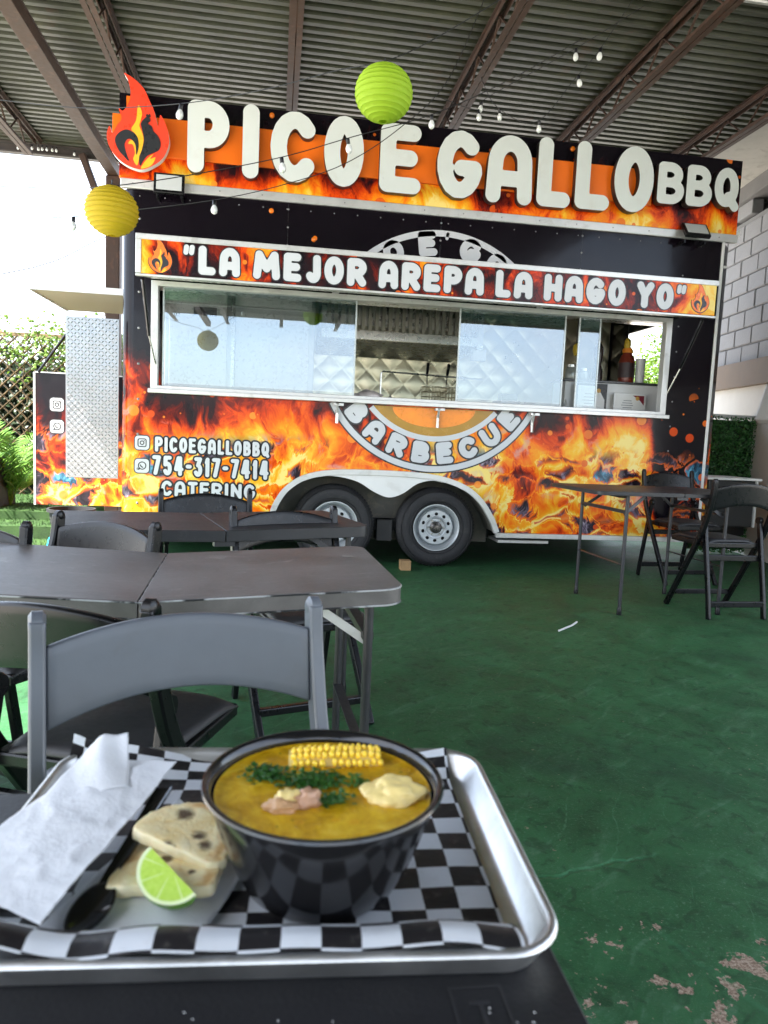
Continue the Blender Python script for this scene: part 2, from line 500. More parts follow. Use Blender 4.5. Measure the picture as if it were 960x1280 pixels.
def floor_mat():
    a = MT('green_floor_paint'); p = a.pos(); x, y, z = a.xyz(p)
    big = a.noise(p, .55, 5, .6); mid = a.noise(p, 4.2, 6, .8, .62); fine = a.noise(p, 38, 5, .2, .7); grit = a.noise(p, 210, 3)
    c = a.ramp(mid + (big - .5) * .5, [(.25, (.015, .066, .023)), (.5, (.024, .106, .036)), (.72, (.040, .150, .056))])
    # dusty light scuffs, stretched in crossing directions
    w = a.xyz(a.noise(p, 1.1, 3, 0, .5, True))
    s1 = a.noise(a.vec(x * 3 + y * 2.2 + w[0] * 2.2, (y - x * .7) * 16 + w[1] * 5, 1.0), 1, 4, .5, .6)
    s2 = a.noise(a.vec((x - y * .8) * 14 + w[1] * 5, x * 2.4 + y * 3 + w[0] * 2, 4.0), 1, 4, .5, .6)
    sc = (s1.sm(.55, .70) + s2.sm(.57, .72)) * mid.sm(.30, .60) * fine.sm(.34, .58)
    c = a.mix((sc * .40).min(.6), c, (.12, .23, .14))
    speck = a.noise(p, 95, 4, 0, .65).sm(.56, .68) * a.noise(p, 3.1, 4, .5).sm(.34, .62)
    c = a.mix(speck * .6, c, (.12, .22, .13))
    dst = a.noise(p, 260, 3, 0, .6).sm(.60, .70) * a.noise(p, 6, 4, .5).sm(.35, .6)
    c = a.mix(dst * .5, c, (.22, .27, .18))
    blot = a.noise(p, 15, 5, .8, .65)
    c = a.mix(blot.sm(.52, .66) * .5, c, (.006, .030, .010))
    c = a.mix((1.0 - blot.sm(.32, .44)) * .25, c, (.022, .13, .05))
    ln = None
    for ang, off, ws in ((.35, 1.0, 9.0), (-.6, 2.0, 7.0), (1.1, 5.0, 8.0)):
        ca, sa = math.cos(ang), math.sin(ang)
        dd = (x * ca + y * sa) * ws + (w[0] - .5) * 3.0 + (mid - .5) * .35 + off
        l1 = (1.0 - ((dd.frac() - .5).abs()).sm(.004, .02)) * a.noise(a.vec(x * 1.6, y * 1.6, off), 1, 3).sm(.52, .66)
        ln = l1 if ln is None else ln.max(l1)
    c = a.mix(ln * fine.sm(.4, .55) * .4, c, (.12, .27, .15))
    # old damp dark drifts
    c = a.mix(a.noise(p, 1.3, 5, 1.0).sm(.54, .74) * .55, c, (.009, .034, .018))
    c = a.mix(a.noise(a.vec(x * .8, y * .8, 7.0), 1, 4, .8).sm(.55, .72) * .35 * y.sm(3.0, 4.5), c, (.035, .045, .024))
    # worn to the grey-brown screed: thick by the table corner, thin flecks elsewhere
    dx, dy = x - .93, y - 1.12
    near = 1.0 - ((dx * dx * .8 + dy * dy) ** .5).sm(.12, .62)
    wn_ = a.noise(p, 8.5, 6, .35, .66) + (a.noise(p, 60, 3) - .5) * .16
    worn = wn_.sm(.735 - near * .215, .755 - near * .215)
    fleck = a.noise(p, 52, 4, 0, .6).sm(.66, .71) * a.noise(p, 2.2, 3).sm(.42, .6)
    wc = a.ramp(a.noise(p, 130, 3, 0, .7), [(.3, (.10, .055, .035)), (.52, (.33, .24, .17)), (.72, (.55, .46, .36))])
    c = a.mix((worn + fleck * .75).min(1.0), c, wc)
    # one long crack
    cy = 1.70 + (x - .74) * .20 + (a.noise(a.vec(x * 7, 0.0, 3.0), 1, 4) - .5) * .10
    cr = (1.0 - ((y - cy).abs()).sm(.002, .011)) * x.sm(.62, .70) * (1.0 - x.sm(1.02, 1.12))
    cr2x = 1.02 + (y - 1.2) * -.35 + (a.noise(a.vec(y * 6, 2.0, 3.0), 1, 4) - .5) * .12
    cr2 = (1.0 - ((x - cr2x).abs()).sm(.004, .016)) * y.sm(1.15, 1.22) * (1.0 - y.sm(1.42, 1.5))
    c = a.mix((cr * .45 + cr2 * .2) * fine.sm(.38, .56) * mid.sm(.3, .5), c, (.06, .25, .12))
    a.put('Base Color', c)
    a.put('Roughness', mid * .35 + (fine - .5) * .3 + worn * .3 + .46)
    a.put('Specular IOR Level', .30)
    a.bump(fine * .5 + grit * .35 + mid * .6 - worn * .5 - cr * .8, .55, .006)
    return a.mat
FLOOR = floor_mat()

def deck_mat():
    a = MT('painted_roof_deck'); p = a.pos(); x, y, z = a.xyz(p)
    n = a.noise(a.vec(x * .7, y * 2.2, 0.0), 1, 6, .5, .6); f = a.noise(p, 9, 5, .4, .6)
    c = a.ramp(n + (f - .5) * .5, [(.3, (.017, .019, .009)), (.55, (.036, .039, .020)), (.8, (.072, .073, .040))])
    c = a.mix(a.noise(p, 2.1, 6, .8, .65).sm(.58, .7) * .6, c, (.07, .04, .022))
    a.put('Base Color', c); a.put('Roughness', f * .3 + .32); a.put('Metallic', .1)
    return a.mat
DECK = deck_mat()


# ------------------------------------------------------------------ ground, slab, turf
g = MB().grid(1, 1, lambda u, v: (-300 + 600 * u, -300 + 600 * v, -.012))
tag(g.build('ground', pbr('pale_concrete_yard', (.46, .43, .39), .85, var=.25, vs=.8, bump=.5, bs=40), base=False), kind='structure')
g = MB().grid(1, 1, lambda u, v: (-2.05 + 9.05 * u, -9 + 18.2 * v, 0))
tag(g.build('painted_floor', FLOOR, base=False), kind='structure')

def turf_mat():
    a = MT('artificial_turf'); p = a.pos()
    f = a.noise(p, 160, 3, .5, .7); n = a.noise(p, 5, 4)
    c = a.ramp(f + (n - .5) * .4, [(.3, (.012, .045, .005)), (.55, (.04, .12, .012)), (.8, (.10, .20, .03))])
    a.put('Base Color', c); a.put('Roughness', .75); a.bump(f, 1.0, .02)
    return a.mat
TURF = turf_mat()
g = MB().box(-9, -1.55, 6.55, 13, -.01, .045)
g.box(-9, -2.02, 7.05, 13, .045, .16)
g.box(-9, -2.0, 7.55, 13, .16, .24)
# short upright fibres over the steps
rnd = random.Random(3)
for i in range(9000):
    x = rnd.uniform(-4.2, -1.55); y = rnd.uniform(6.55, 9.3)
    zz = .045 if (y < 7.05 or x > -2.02) else (.16 if y < 7.55 else .24)
    t = rnd.uniform(0, 6.28); L = rnd.uniform(.018, .035); w = .004
    dx, dy = math.cos(t), math.sin(t)
    g.add([(x - dy * w, y + dx * w, zz), (x + dy * w, y - dx * w, zz), (x + dx * L * .6, y + dy * L * .6, zz + L)], [(0, 1, 2)])
tag(g.build('turf', TURF), 'bright green artificial turf laid in low steps by the lattice fence', 'turf', kind='stuff')

# ------------------------------------------------------------------ pavilion roof
DZ = 4.10
mb = MB(); prof = []
pitch = .102; y = -7.6; k = 0
while y < 8.75:
    prof += [(y, DZ), (y + pitch * .42, DZ), (y + pitch * .52, DZ + .034), (y + pitch * .90, DZ + .034)]; y += pitch
prof.append((y, DZ))
X0, X1 = -3.25, 4.32
vs = [(X0, a, b) for a, b in prof] + [(X1, a, b) for a, b in prof]
n = len(prof)
mb.add(vs, [(i, i + 1, n + i + 1, n + i) for i in range(n - 1)])
vs = [(X0, a, b + .02) for a, b in prof] + [(X1, a, b + .02) for a, b in prof]
mb.add(vs, [(i + 1, i, n + i, n + i + 1) for i in range(n - 1)])
tag(mb.build('roof', DECK, base=False), 'corrugated metal roof deck over the yard', 'roof', kind='structure')

def joist_mesh():
    ch = MB(); bt = MB(); wb = MB(); Y0, Y1 = -7.5, 8.55
    for dx in (-.028, .028):
        ch.box(dx - .022, dx + .022, Y0, Y1, -.012, -.006); ch.box(dx * 1.0 - .003, dx + .003, Y0, Y1, -.05, -.012)
    for dx in (-.024, .024):
        bt.box(dx - .020, dx + .020, Y0 + .3, Y1 - .3, -.262, -.256); bt.box(dx - .003, dx + .003, Y0 + .3, Y1 - .3, -.256, -.22)
    yy = Y0 + .3; s_ = 1; pts = []
    while yy < Y1 - .3:
        pts.append((0, yy, -.03 if s_ > 0 else -.25)); yy += .27; s_ = -s_
    wb.tube(pts, .009, 6)
    return (ch.mesh('top_chord', RUST), bt.mesh('bottom_chord', RUST), wb.mesh('web_rod', RUST, 50))
JM = joist_mesh()
for jx, jl in ((-2.58, 'beyond the thick brown beam'), (-1.29, 'above the flame emblem'), (.06, 'above the letters I and C'), (1.46, 'above the letter G'), (2.68, 'above the paired letters L'), (3.90, 'above the letters BBQ')):
    r = empty('roof_joist', (jx, 0, DZ - .002))
    for me in JM:
        o = bpy.data.objects.new(me.name, me); COL.objects.link(o); o.parent = r
    tag(r, 'rusty brown open web steel joist ' + jl, 'joist', 'open web steel joists under the roof')
# bridging conduit, main beam, edge girder, column with knee brace
b = MB().tube([(2.3, 4.62, 4.03), (3.2, 4.6, 4.02), (4.3, 4.56, 4.0)], .016, 8)
tag(b.build('conduit', pbr('galvanised_conduit', (.45, .44, .42), .45, .6), None, 40), 'pale metal conduit pipe strapped across the roof joists', 'conduit')
r = empty('roof_beam', (-1.8, 0, 3.78))
MB().box(-.06, .06, -7.4, 8.62, 0, .016).box(-.06, .06, -7.4, 8.62, .10, .116).box(-.055, .055, -7.4, 8.62, .016, .10).build('beam_body', RUST, r, bev=.004)
tag(r, 'thick brown painted steel beam landing on the column beside the trailer', 'beam')
r = empty('edge_girder', (0, 8.66, 3.98))
MB().box(-3.25, 4.3, -.04, .04, 0, .02).box(-3.25, 4.3, -.04, .04, .16, .18).box(-3.25, 4.3, -.012, .012, .02, .16).build('girder_body', pbr('dark_girder', (.05, .04, .035), .6, .1, var=.3), r)
tag(r, 'dark steel girder along the roof edge beyond the trailer', 'girder')
r = empty('steel_column', (-1.80, 8.52, 0))
MB().box(-.075, .075, -.075, .075, 0, 3.78).build('post', RUST, r, bev=.012)
MB().box(-.13, .13, -.13, .13, 0, .02).build('base_plate', RUST, r, bev=.004)
MB().bar((-.34, .04, 4.0), (-.06, 0, 3.28), .07, .07).build('knee_brace', RUST, r, bev=.008)
tag(r, 'brown square steel column with a slanted knee brace behind the trailer', 'column')
for cx, cy in ((-3.1, -7.3), (4.1, -7.3)):
    r = empty('steel_column', (cx, cy, 0))
    MB().box(-.075, .075, -.075, .075, 0, 4.0).build('post', RUST, r, bev=.012)
    tag(r, 'brown square steel column at an outer corner of the roof', 'column', 'corner roof columns')

# ------------------------------------------------------------------ block building beside the trailer
WA = RAD(9.4)                                   # its wall runs back at this angle to the yard
wall = empty('block_wall', (5.30, 8.0, 0), -WA)
BLK = pbr('grey_painted_block', (.245, .245, .25), .85, var=.14, vs=5, bump=.8, bs=55, bd=.006, dirt=((.26, .26, .27), .4))
JOINT = pbr('mortar', (.21, .21, .21), .9, var=.2, bump=.4)
MB().box(.03, .25, -4.2, 1.7, 2.14, 3.80).build('mortar_core', JOINT, wall)
MB().box(-.10, .25, -4.2, 1.75, 1.86, 2.14).build('timber_band', pbr('brown_band', (.16, .115, .08), .75, var=.25, vs=4, bump=.2), wall, bev=.006)
MB().box(-.02, .25, -4.2, 1.7, -.01, 1.86).build('rendered_base', pbr('white_render', (.62, .60, .55), .85, var=.1, vs=3, bump=.4, bs=40), wall)
MB().box(-.06, .25, -4.2, 1.7, 4.0, 4.42).build('concrete_lintel', pbr('grey_lintel', (.16, .155, .15), .85, var=.3, vs=3, bump=.4), wall, bev=.01)
MB().box(.20, .25, -4.2, 1.7, 3.80, 4.0).build('vent_recess', DARKIN, wall)
def block_mesh():
    a, b, c, e = .195, .095, .10, .012
    v = []
    for sx, ins in ((0.0, e), (.012, 0), (c, 0)):
        for yy, zz in ((-a + ins, -b + ins), (a - ins, -b + ins), (a - ins, b - ins), (-a + ins, b - ins)): v.append((sx, yy, zz))
    return MB().add(v, [(3, 2, 1, 0)] + [(i, (i + 1) % 4, 4 + (i + 1) % 4, 4 + i) for i in range(4)] + [(4 + i, 4 + (i + 1) % 4, 8 + (i + 1) % 4, 8 + i) for i in range(4)]).mesh('block', BLK)
bm_ = block_mesh(); rnd = random.Random(5)
for j in range(8):
    for i in range(14):
        yy = -4.0 + i * .4 + (.2 if j % 2 else 0)
        if yy > 1.5: continue
        o = bpy.data.objects.new('block', bm_); COL.objects.link(o); o.parent = wall
        o.location = (rnd.uniform(-.004, .004), yy, 2.245 + j * .2); o.rotation_euler = (0, 0, rnd.uniform(-.01, .01))
for i in range(5):                               # stub piers between the vent openings
    o = MB().box(-.005, .12, -3.9 + i * 1.25, -3.5 + i * 1.25, 3.835, 3.995).build('pier_block', BLK, wall, bev=.008)
tag(wall, 'grey painted concrete block wall with a brown timber band near the trailer nose', 'block wall')
o = MB().box(4.14, 6.6, 2.0, 9.6, 4.17, 4.34).build('roof_soffit', CONCW, None, bev=.01)
tag(o, 'cream cement overhang of the block building above the sign end', 'overhang')
o = MB().bar((4.98, 6.9, 1.45), (5.38, 7.15, 2.35), .16, .10).build('downpipe', WHITEP, None, bev=.02)
tag(o, 'white slanted pipe leaning against the block wall behind the hedge panel', 'pipe')

# faux boxwood screen
def leaf_mat(name, c0, c1, c2, rough=.5, tr=.25):
    a = MT(name); o = a.node('ShaderNodeObjectInfo'); p = a.pos()
    f = a.noise(p, 23, 3) * .6 + a.noise(p, 170, 2) * .5
    c = a.ramp(f, [(.35, c0), (.55, c1), (.75, c2)])
    a.put('Base Color', c); a.put('Roughness', rough)
    t = a.node('ShaderNodeBsdfTranslucent'); a.t.links.new(c.k, t.inputs[0])
    ms = a.node('ShaderNodeMixShader'); ms.inputs[0].default_value = tr
    a.t.links.new(a.b.outputs[0], ms.inputs[1]); a.t.links.new(t.outputs[0], ms.inputs[2]); a.t.links.new(ms.outputs[0], a.out.inputs[0])
    return a.mat
BOXW = leaf_mat('boxwood', (.01, .05, .008), (.025, .12, .02), (.07, .22, .05), .45, .1)
r = empty('hedge_panel', (5.6, 7.3, 0))
MB().box(-1.1, 1.1, .02, .05, .05, 1.47).build('backing', pbr('dark_green_mesh', (.01, .03, .01), .8), r)
MB().box(-1.12, 1.12, -.01, .08, 1.49, 1.53).build('top_rail', ALU, r, bev=.004)
lv = MB(); rnd = random.Random(9)
for i in range(12000):
    x, z = rnd.uniform(-1.1, .3), rnd.uniform(.03, 1.5); y = rnd.uniform(-.05, .01)
    t, e = rnd.uniform(0, 6.28), rnd.uniform(-.9, .6); L, w = rnd.uniform(.02, .032), rnd.uniform(.008, .012)
    d = Vector((math.cos(t), -.5 + e * .5, math.sin(t))).normalized(); sdv = d.cross(Vector((rnd.uniform(-.4, .4), 1, rnd.uniform(-.4, .4)))).normalized()
    p = Vector((x, y, z)); lv.add([p, p + d * L * .5 + sdv * w, p + d * L, p + d * L * .5 - sdv * w], [(0, 1, 2, 3)])
tag(lv.build('boxwood_leaves', BOXW, r), kind='stuff')
tag(r, 'artificial boxwood hedge screen with a pale top rail beside the trailer nose', 'hedge screen')


# ------------------------------------------------------------------ food trailer
YF, XL, XR, YB = 6.118, -1.24, 3.86, 8.45
ZB, ZT = .33, 2.96

def wrap_mat(name, heat_fn, coal, seed, ember, rough=.16, fs=1.0):
    a = MT(name); p = a.pos(); x, y, z = a.xyz(p)
    c = fire(a, x - (y - YF) * .7, z, heat_fn(a, x, z), coal, seed, ember, fs)
    a.put('Base Color', c); a.put('Roughness', a.noise(p, 3, 3) * .12 + rough - .06)
    a.put('Coat Weight', .08); a.put('Coat Roughness', .06); a.put('Specular IOR Level', .2)
    a.bump(a.noise(p, 2.6, 2), .25, .012)
    return a.mat
def heat_main(a, x, z):
    rgt = x.sm(3.28, 3.46); rim = x.sm(3.88, 3.98); lft = 1.0 - x.sm(-1.15, -.92)
    zt = 1.62 - rgt * .95 + rim * .75 + lft * .1
    patch = 1.0 - (((x + .55) * (x + .55) * .35 + (z - 1.25) * (z - 1.25) * 3.0) ** .5).sm(.12, .45)   # smoky corner by the contact lines
    return ((zt - z) * 1.35).min(.66).max(-1.5) - patch * .28
def heat_sign(a, x, z): return (3.40 - z) * 1.5 + .06
def heat_band(a, x, z):
    w = a.noise(a.vec(x * 1.3, 0.0, 4.0), 1, 2)
    e = (1.0 - x.sm(-1.0, -.86)) * .35 + x.sm(3.0, 3.2) * .42
    return w * .9 - .22 + e
FIRE = wrap_mat('flame_wrap', heat_main, .44, 0.0, .6)
FIRES = wrap_mat('flame_sign_print', heat_sign, 0.0, 11.0, .3, .25)
FIREB = wrap_mat('flame_banner_print', heat_band, 0.0, 23.0, .45, .25, 1.5)
def heat_side(a, x, z): return ((1.25 - z) * .9).min(.6) + .05
FIRED = wrap_mat('flame_door_print', heat_side, .5, 31.0, .4, .3)

TR = empty('food_trailer', (1.38, 7.28, 0))
def part(mb, name, mat, parent=None, smooth=None, bev=0, label=None):
    o = mb.build(name, mat, parent or TR, smooth, True, bev)
    if label: o['label'] = label
    return o
def rect(x0, x1, z0, z1): return [(x0, z0), (x1, z0), (x1, z1), (x0, z1)]

ARCH = [(0.0, .33), (.0, .45), (.05, .57), (.13, .67), (.27, .755), (.50, .80), (.92, .81), (1.34, .79), (1.60, .72), (1.76, .61), (1.87, .46), (1.93, .33)]
outer = [(XL + .10, ZB)] + ARCH + [(XR, ZB), (XR, ZT), (XL + .10, ZT)]
win = rect(-.985, 3.415, 1.42, 2.26)
side = part(MB().prism([outer, win], YF, YF + .04), 'serving_wall', FIRE)
# rounded rear corner, rear wall with its hatch opening, bevelled nose, far wall
cr = MB(); pr_ = [(XL + .10 - .10 * math.sin(t), YF + .10 - .10 * math.cos(t)) for t in [math.pi / 2 * k / 8 for k in range(9)]]
pr_ += [(XL, 6.45)]
cr.add([(x, y, ZB) for x, y in pr_] + [(x, y, ZT) for x, y in pr_], [(i + 1, i, 10 + i, 11 + i) for i in range(9)])
part(cr, 'rounded_corner', FIRE, None, 40)
ew = MB().box(XL, XL + .04, 6.45, 6.7, ZB, ZT).box(XL, XL + .04, 7.9, YB, ZB, ZT).box(XL, XL + .04, 6.7, 7.9, ZB, 1.45).box(XL, XL + .04, 6.7, 7.9, 2.28, ZT)
part(ew, 'rear_wall', FIRE)
nz = MB(); zz0, zz1 = ZB, ZT
nz.add([(XR, YF, zz0), (4.0, YF + .14, zz0), (4.0, YF + .14, zz1), (XR, YF, zz1)], [(0, 1, 2, 3)])
nz.box(3.96, 4.0, YF + .14, 7.05, zz0, zz1).box(3.96, 4.0, 8.05, YB, zz0, zz1).box(3.96, 4.0, 7.05, 8.05, zz0, 1.72).box(3.96, 4.0, 7.05, 8.05, 2.42, zz1)
part(nz, 'nose_wall', FIRE)
part(MB().box(XR - .012, XR + .012, YF - .012, YF + .004, ZB, ZT), 'corner_trim', WHITEP, bev=.003)
part(MB().box(XL, 4.0, YB, YB + .04, ZB, ZT), 'far_wall', WHITEP)
part(MB().box(XL - .01, 4.01, YF - .002, YB + .05, ZT + .07, ZT + .11), 'roof_panel', WHITEP)
part(MB().box(XL + .05, 3.95, YF + .36, YB - .01, ZB + .1, ZB + .14), 'interior_floor', pbr('lino', (.3, .3, .3), .5))
part(MB().box(XL + .05, 3.95, YF + .06, YB - .01, 2.76, 2.78), 'interior_ceiling', PLASTW)
part(MB().box(XL - .005, 3.98, YF - .022, YF + .02, ZT, ZT + .07), 'roof_trim_strip', ALU, bev=.006)
part(MB().box(1.94, XR + .03, YF - .015, YF + .03, ZB - .045, ZB - .002), 'bottom_trim_strip', ALU, bev=.004)
part(MB().box(XL + .1, -.02, YF - .015, YF + .03, ZB - .045, ZB - .002), 'bottom_trim_strip', ALU, bev=.004)
# frame rails, axles, step
fr = MB().box(XL, 4.4, 6.75, 6.83, .20, .33).box(XL, 4.4, 7.9, 7.98, .20, .33)
for k in range(7): fr.box(XL + .05 + k * .82, XL + .11 + k * .82, 6.52, 8.4, .25, .325)
part(fr, 'chassis_frame', DARKIN)
part(MB().box(2.02, 2.5, 6.3, 6.6, .215, .24), 'folded_step', ALU)
part(MB().box(XL, 4.0, YB + .005, YB + .035, .02, ZB - .002), 'light_block_skirt', DARKIN)  # unseen panel added to block light coming in under the trailer
sk = MB()
for a_, b_ in zip(ARCH[:-1], ARCH[1:]):
    sk.add([(a_[0], YF + .03, a_[1]), (b_[0], YF + .03, b_[1]), (b_[0], YF + .33, b_[1]), (a_[0], YF + .33, a_[1])], [(0, 1, 2, 3)])
sk.box(-.02, 1.95, YF + .33, YF + .34, .2, .83)
part(sk, 'wheel_well', pbr('wheel_well_grey', (.10, .095, .08), .8, var=.3, dirt=((.2, .17, .12), .5)))
part(MB().box(.66, 1.27, YF + .20, YF + .30, .30, .40).box(.9, 1.03, YF + .12, YF + .30, .22, .40).bar((.62, YF + .22, .26), (1.0, YF + .22, .36), .05, .04), 'equaliser', DARKIN)
# seams and rivets on the wall
rv = MB()
def rivet(x, z, y=YF - .001, r_=.009):
    rv.lathe([(r_, 0), (r_ * .8, -.004), (0, -.006)], 8, (x, y, z), 'y')
for sx in (.05, 1.31, 2.55):
    for k in range(5): rivet(sx, 2.35 + k * .14)
for k in range(9): rivet(-1.10, .5 + k * .28, YF - .001, .011)
for k in range(11): rivet(3.50, .45 + k * .22, YF - .001, .008)
for k in range(26): rivet(-1.1 + k * .19, 2.91, YF - .001, .006)
for k in range(16): rivet(-1.15 + k * .33, ZT + .035, YF - .023, .006)
o = part(rv, 'rivets', pbr('rivet_metal', (.30, .30, .30), .35, .8), None, 50); o['kind'] = 'stuff'
for sx in (.05, 1.31, 2.55): part(MB().box(sx - .002, sx + .002, YF - .0015, YF + .002, 2.27, 2.95), 'panel_seam', LETD)

# fender and skirt between the wheels
def offs(P, d):
    out = []
    for i, p in enumerate(P):
        a_, b_ = P[max(i - 1, 0)], P[min(i + 1, len(P) - 1)]
        tx, tz = b_[0] - a_[0], b_[1] - a_[1]; L = math.hypot(tx, tz)
        out.append((p[0] - tz / L * d, p[1] + tx / L * d))
    return out
AS = spline(ARCH, 5, False)
part(MB().prism([offs(AS, .032) + list(reversed(offs(AS, -.014)))], YF - .035, YF + .015), 'fender', ALU, bev=.005)
sc_ = spline([(.34, .772), (.52, .775), (.70, .735), (.84, .655), (.97, .612), (1.09, .65), (1.21, .735), (1.34, .768), (1.45, .748)], 5, False)
top_ = [p for p in offs(AS, -.016) if .34 <= p[0] <= 1.45]
part(MB().prism([sc_ + list(reversed(top_))], YF - .02, YF + .012), 'fender_skirt', WHITEP, bev=.004)

# wheels
def wheel(cx, cz=.35):
    w = empty('wheel', (cx - TR.location.x, YF + .09 - TR.location.y, cz)); w.parent = TR
    t = MB(); yb = .19
    t.lathe([(.20, .02), (.215, -.012), (.25, -.028), (.30, -.026), (.325, -.012), (.343, .012), (.35, .05), (.35, yb - .05), (.335, yb - .01), (.29, yb), (.2, yb - .03)], 72, (0, 0, 0), 'y')
    tyre = t.build('tyre', RUBBER, w, 35)
    gr = MB()
    for rr in (.232, .318): gr.lathe([(rr - .004, -.024), (rr, -.031), (rr + .004, -.024)], 72, (0, 0, 0), 'y')
    for k in range(72):                           # shoulder lugs
        th = 2 * math.pi * k / 72
        R = Matrix.Rotation(th, 3, 'Y')
        gr.add([R @ Vector(v) for v in ((.322, -.018, -.008), (.322, -.018, .008), (.352, .022, .008), (.352, .022, -.008), (.318, .0, -.008), (.318, .0, .008))], [(0, 1, 2, 3), (0, 3, 4), (1, 5, 2)])
    gr.build('sidewall_ribs', RUBBER, tyre, 40)
    R1, R0 = .150, .05; circ = lambda r_, n_, ph=0: [(r_ * math.cos(2 * math.pi * k / n_ + ph), r_ * math.sin(2 * math.pi * k / n_ + ph)) for k in range(n_)]
    holes = []
    for k in range(10):
        th = 2 * math.pi * k / 10 + .3; c_, s_ = math.cos(th), math.sin(th)
        holes.append([(.118 * c_ + .0145 * math.cos(q) * c_ - .017 * math.sin(q) * s_, .118 * s_ + .0145 * math.cos(q) * s_ + .017 * math.sin(q) * c_) for q in [2 * math.pi * j / 10 for j in range(10)]])
    RIM = pbr('silver_wheel', (.50, .53, .55), .38, .55, var=.12, vs=9, rv=.08)
    rm = MB().prism([circ(R1, 48), circ(R0, 24)] + holes, .018, .026)
    rm.lathe([(R1, .02), (.158, .03), (.168, .05), (.178, .03), (.186, -.004), (.199, -.016), (.207, -.016), (.207, .0), (.2, .03)], 48, (0, 0, 0), 'y')
    rm.lathe([(.100, .0185), (.094, .010), (.082, .012), (.075, .0185)], 40, (0, 0, 0), 'y')
    rm.build('rim', RIM, w, 35)
    MB().lathe([(0, .07), (.19, .07)], 32, (0, 0, 0), 'y').build('brake_drum', DARKIN, w)
    MB().lathe([(.055, .018), (.052, -.004), (.034, -.012), (.033, -.045), (.026, -.054), (0, -.056)], 24, (0, 0, 0), 'y').build('hub_cap', pbr('hub', (.12, .11, .10), .3, .8), w, 40)
    for k in range(6):
        th = 2 * math.pi * k / 6
        MB().lathe([(.010, .018), (.010, .002), (.006, -.004), (0, -.004)], 6, (.068 * math.cos(th), 0, .068 * math.sin(th)), 'y').build('lug_nut', STAIN, w)
    return w
w1 = wheel(1.42)
w2 = copy_tree(w1, TR); w2.location.x = .515 - TR.location.x

# sign on the roof edge
sg = part(MB().box(-1.255, 3.965, YF - .018, YF + .06, 3.03, 3.655), 'sign_board', FIRES, bev=.003)
part(MB().box(-1.30, 3.13, YF - .045, YF - .020, 3.20, 3.49), 'orange_raceway', ORANGE, sg, bev=.004)
part(MB().box(-1.20, -1.05, YF - .03, YF - .0205, 3.49, 3.63), 'orange_tab', ORANGE, sg)
LETS = pbr('letter_return', (.02, .018, .016), .4)
def sign_letter(ch, x0, x1, z0, z1, r_):
    dx = (x1 - x0) * .035; x0, x1 = x0 + dx, x1 - dx
    W, H = x1 - x0, z1 - z0
    tl = lambda p: Vector((x0 + p.x, p.y, z0 + p.z))
    mb = letter_mb(ch, W, H, r_, YF - .118, YF - .05, tl, 0, 0, 1)
    o = part(mb, 'letter', [LETW, LETS], sg, 30)
    return o
for ch, x0, x1, z0, z1 in (('P', -.745, -.408, 3.088, 3.622), ('I', -.332, -.178, 3.082, 3.632), ('C', -.118, .278, 3.083, 3.615), ('O', .303, .641, 3.086, 3.622),
                           ('E', .748, 1.111, 3.079, 3.608), ('G', 1.212, 1.622, 3.081, 3.61), ('A', 1.626, 2.05, 3.076, 3.614), ('L', 2.064, 2.378, 3.084, 3.632),
                           ('L', 2.396, 2.724, 3.093, 3.634), ('O', 2.733, 3.112, 3.105, 3.637)):
    sign_letter(ch, x0, x1, z0, z1, .063)
for ch, x0, x1, z0, z1 in (('B', 3.128, 3.39, 3.20, 3.54), ('B', 3.392, 3.648, 3.203, 3.54), ('Q', 3.650, 3.905, 3.205, 3.545)):
    sign_letter(ch, x0, x1, z0, z1, .039)

LOGO = {'flame': [(-.106, .354), (-.021, .31), (.042, .248), (.082, .167), (.111, .108), (.131, .033), (.141, -.002), (.15, .042), (.159, .082), (.191, .031), (.217, -.044), (.222, -.122), (.185, -.22), (.119, -.282), (.032, -.325), (-.055, -.314), (-.133, -.275), (-.188, -.218), (-.22, -.151), (-.228, -.09), (-.209, -.034), (-.189, -.083), (-.158, -.028), (-.123, .029), (-.143, .097), (-.112, .085), (-.074, .143), (-.059, .221), (-.078, .304)],
 'body': [(.04, .039), (.068, .06), (.087, .033), (.068, .011), (.097, -.01), (.11, -.043), (.14, -.071), (.161, -.121), (.149, -.174), (.105, -.2), (.063, -.225), (.032, -.27), (.013, -.3), (.008, -.238), (.028, -.181), (.041, -.109), (.025, -.033), (.018, .005)],
 'tail': [(-.169, -.13), (-.142, -.078), (-.088, -.049), (-.033, -.067), (-.003, -.106), (.002, -.168), (-.014, -.224), (-.021, -.155), (-.048, -.118), (-.08, -.118), (-.1, -.155), (-.09, -.208), (-.068, -.273), (-.105, -.241), (-.145, -.198)],
 'yellow': [(-.004, .135), (.024, .083), (.015, .025), (.006, -.012), (.025, -.056), (.038, -.11), (.026, -.181), (.008, -.241), (-.008, -.299), (-.036, -.258), (-.024, -.21), (-.04, -.152), (-.072, -.149), (-.056, -.122), (-.019, -.118), (-.025, -.072), (-.052, -.041), (-.018, .025)],
 'yellow2': [(.021, -.321), (.043, -.274), (.079, -.231), (.11, -.206), (.087, -.243), (.126, -.229), (.095, -.289)]}
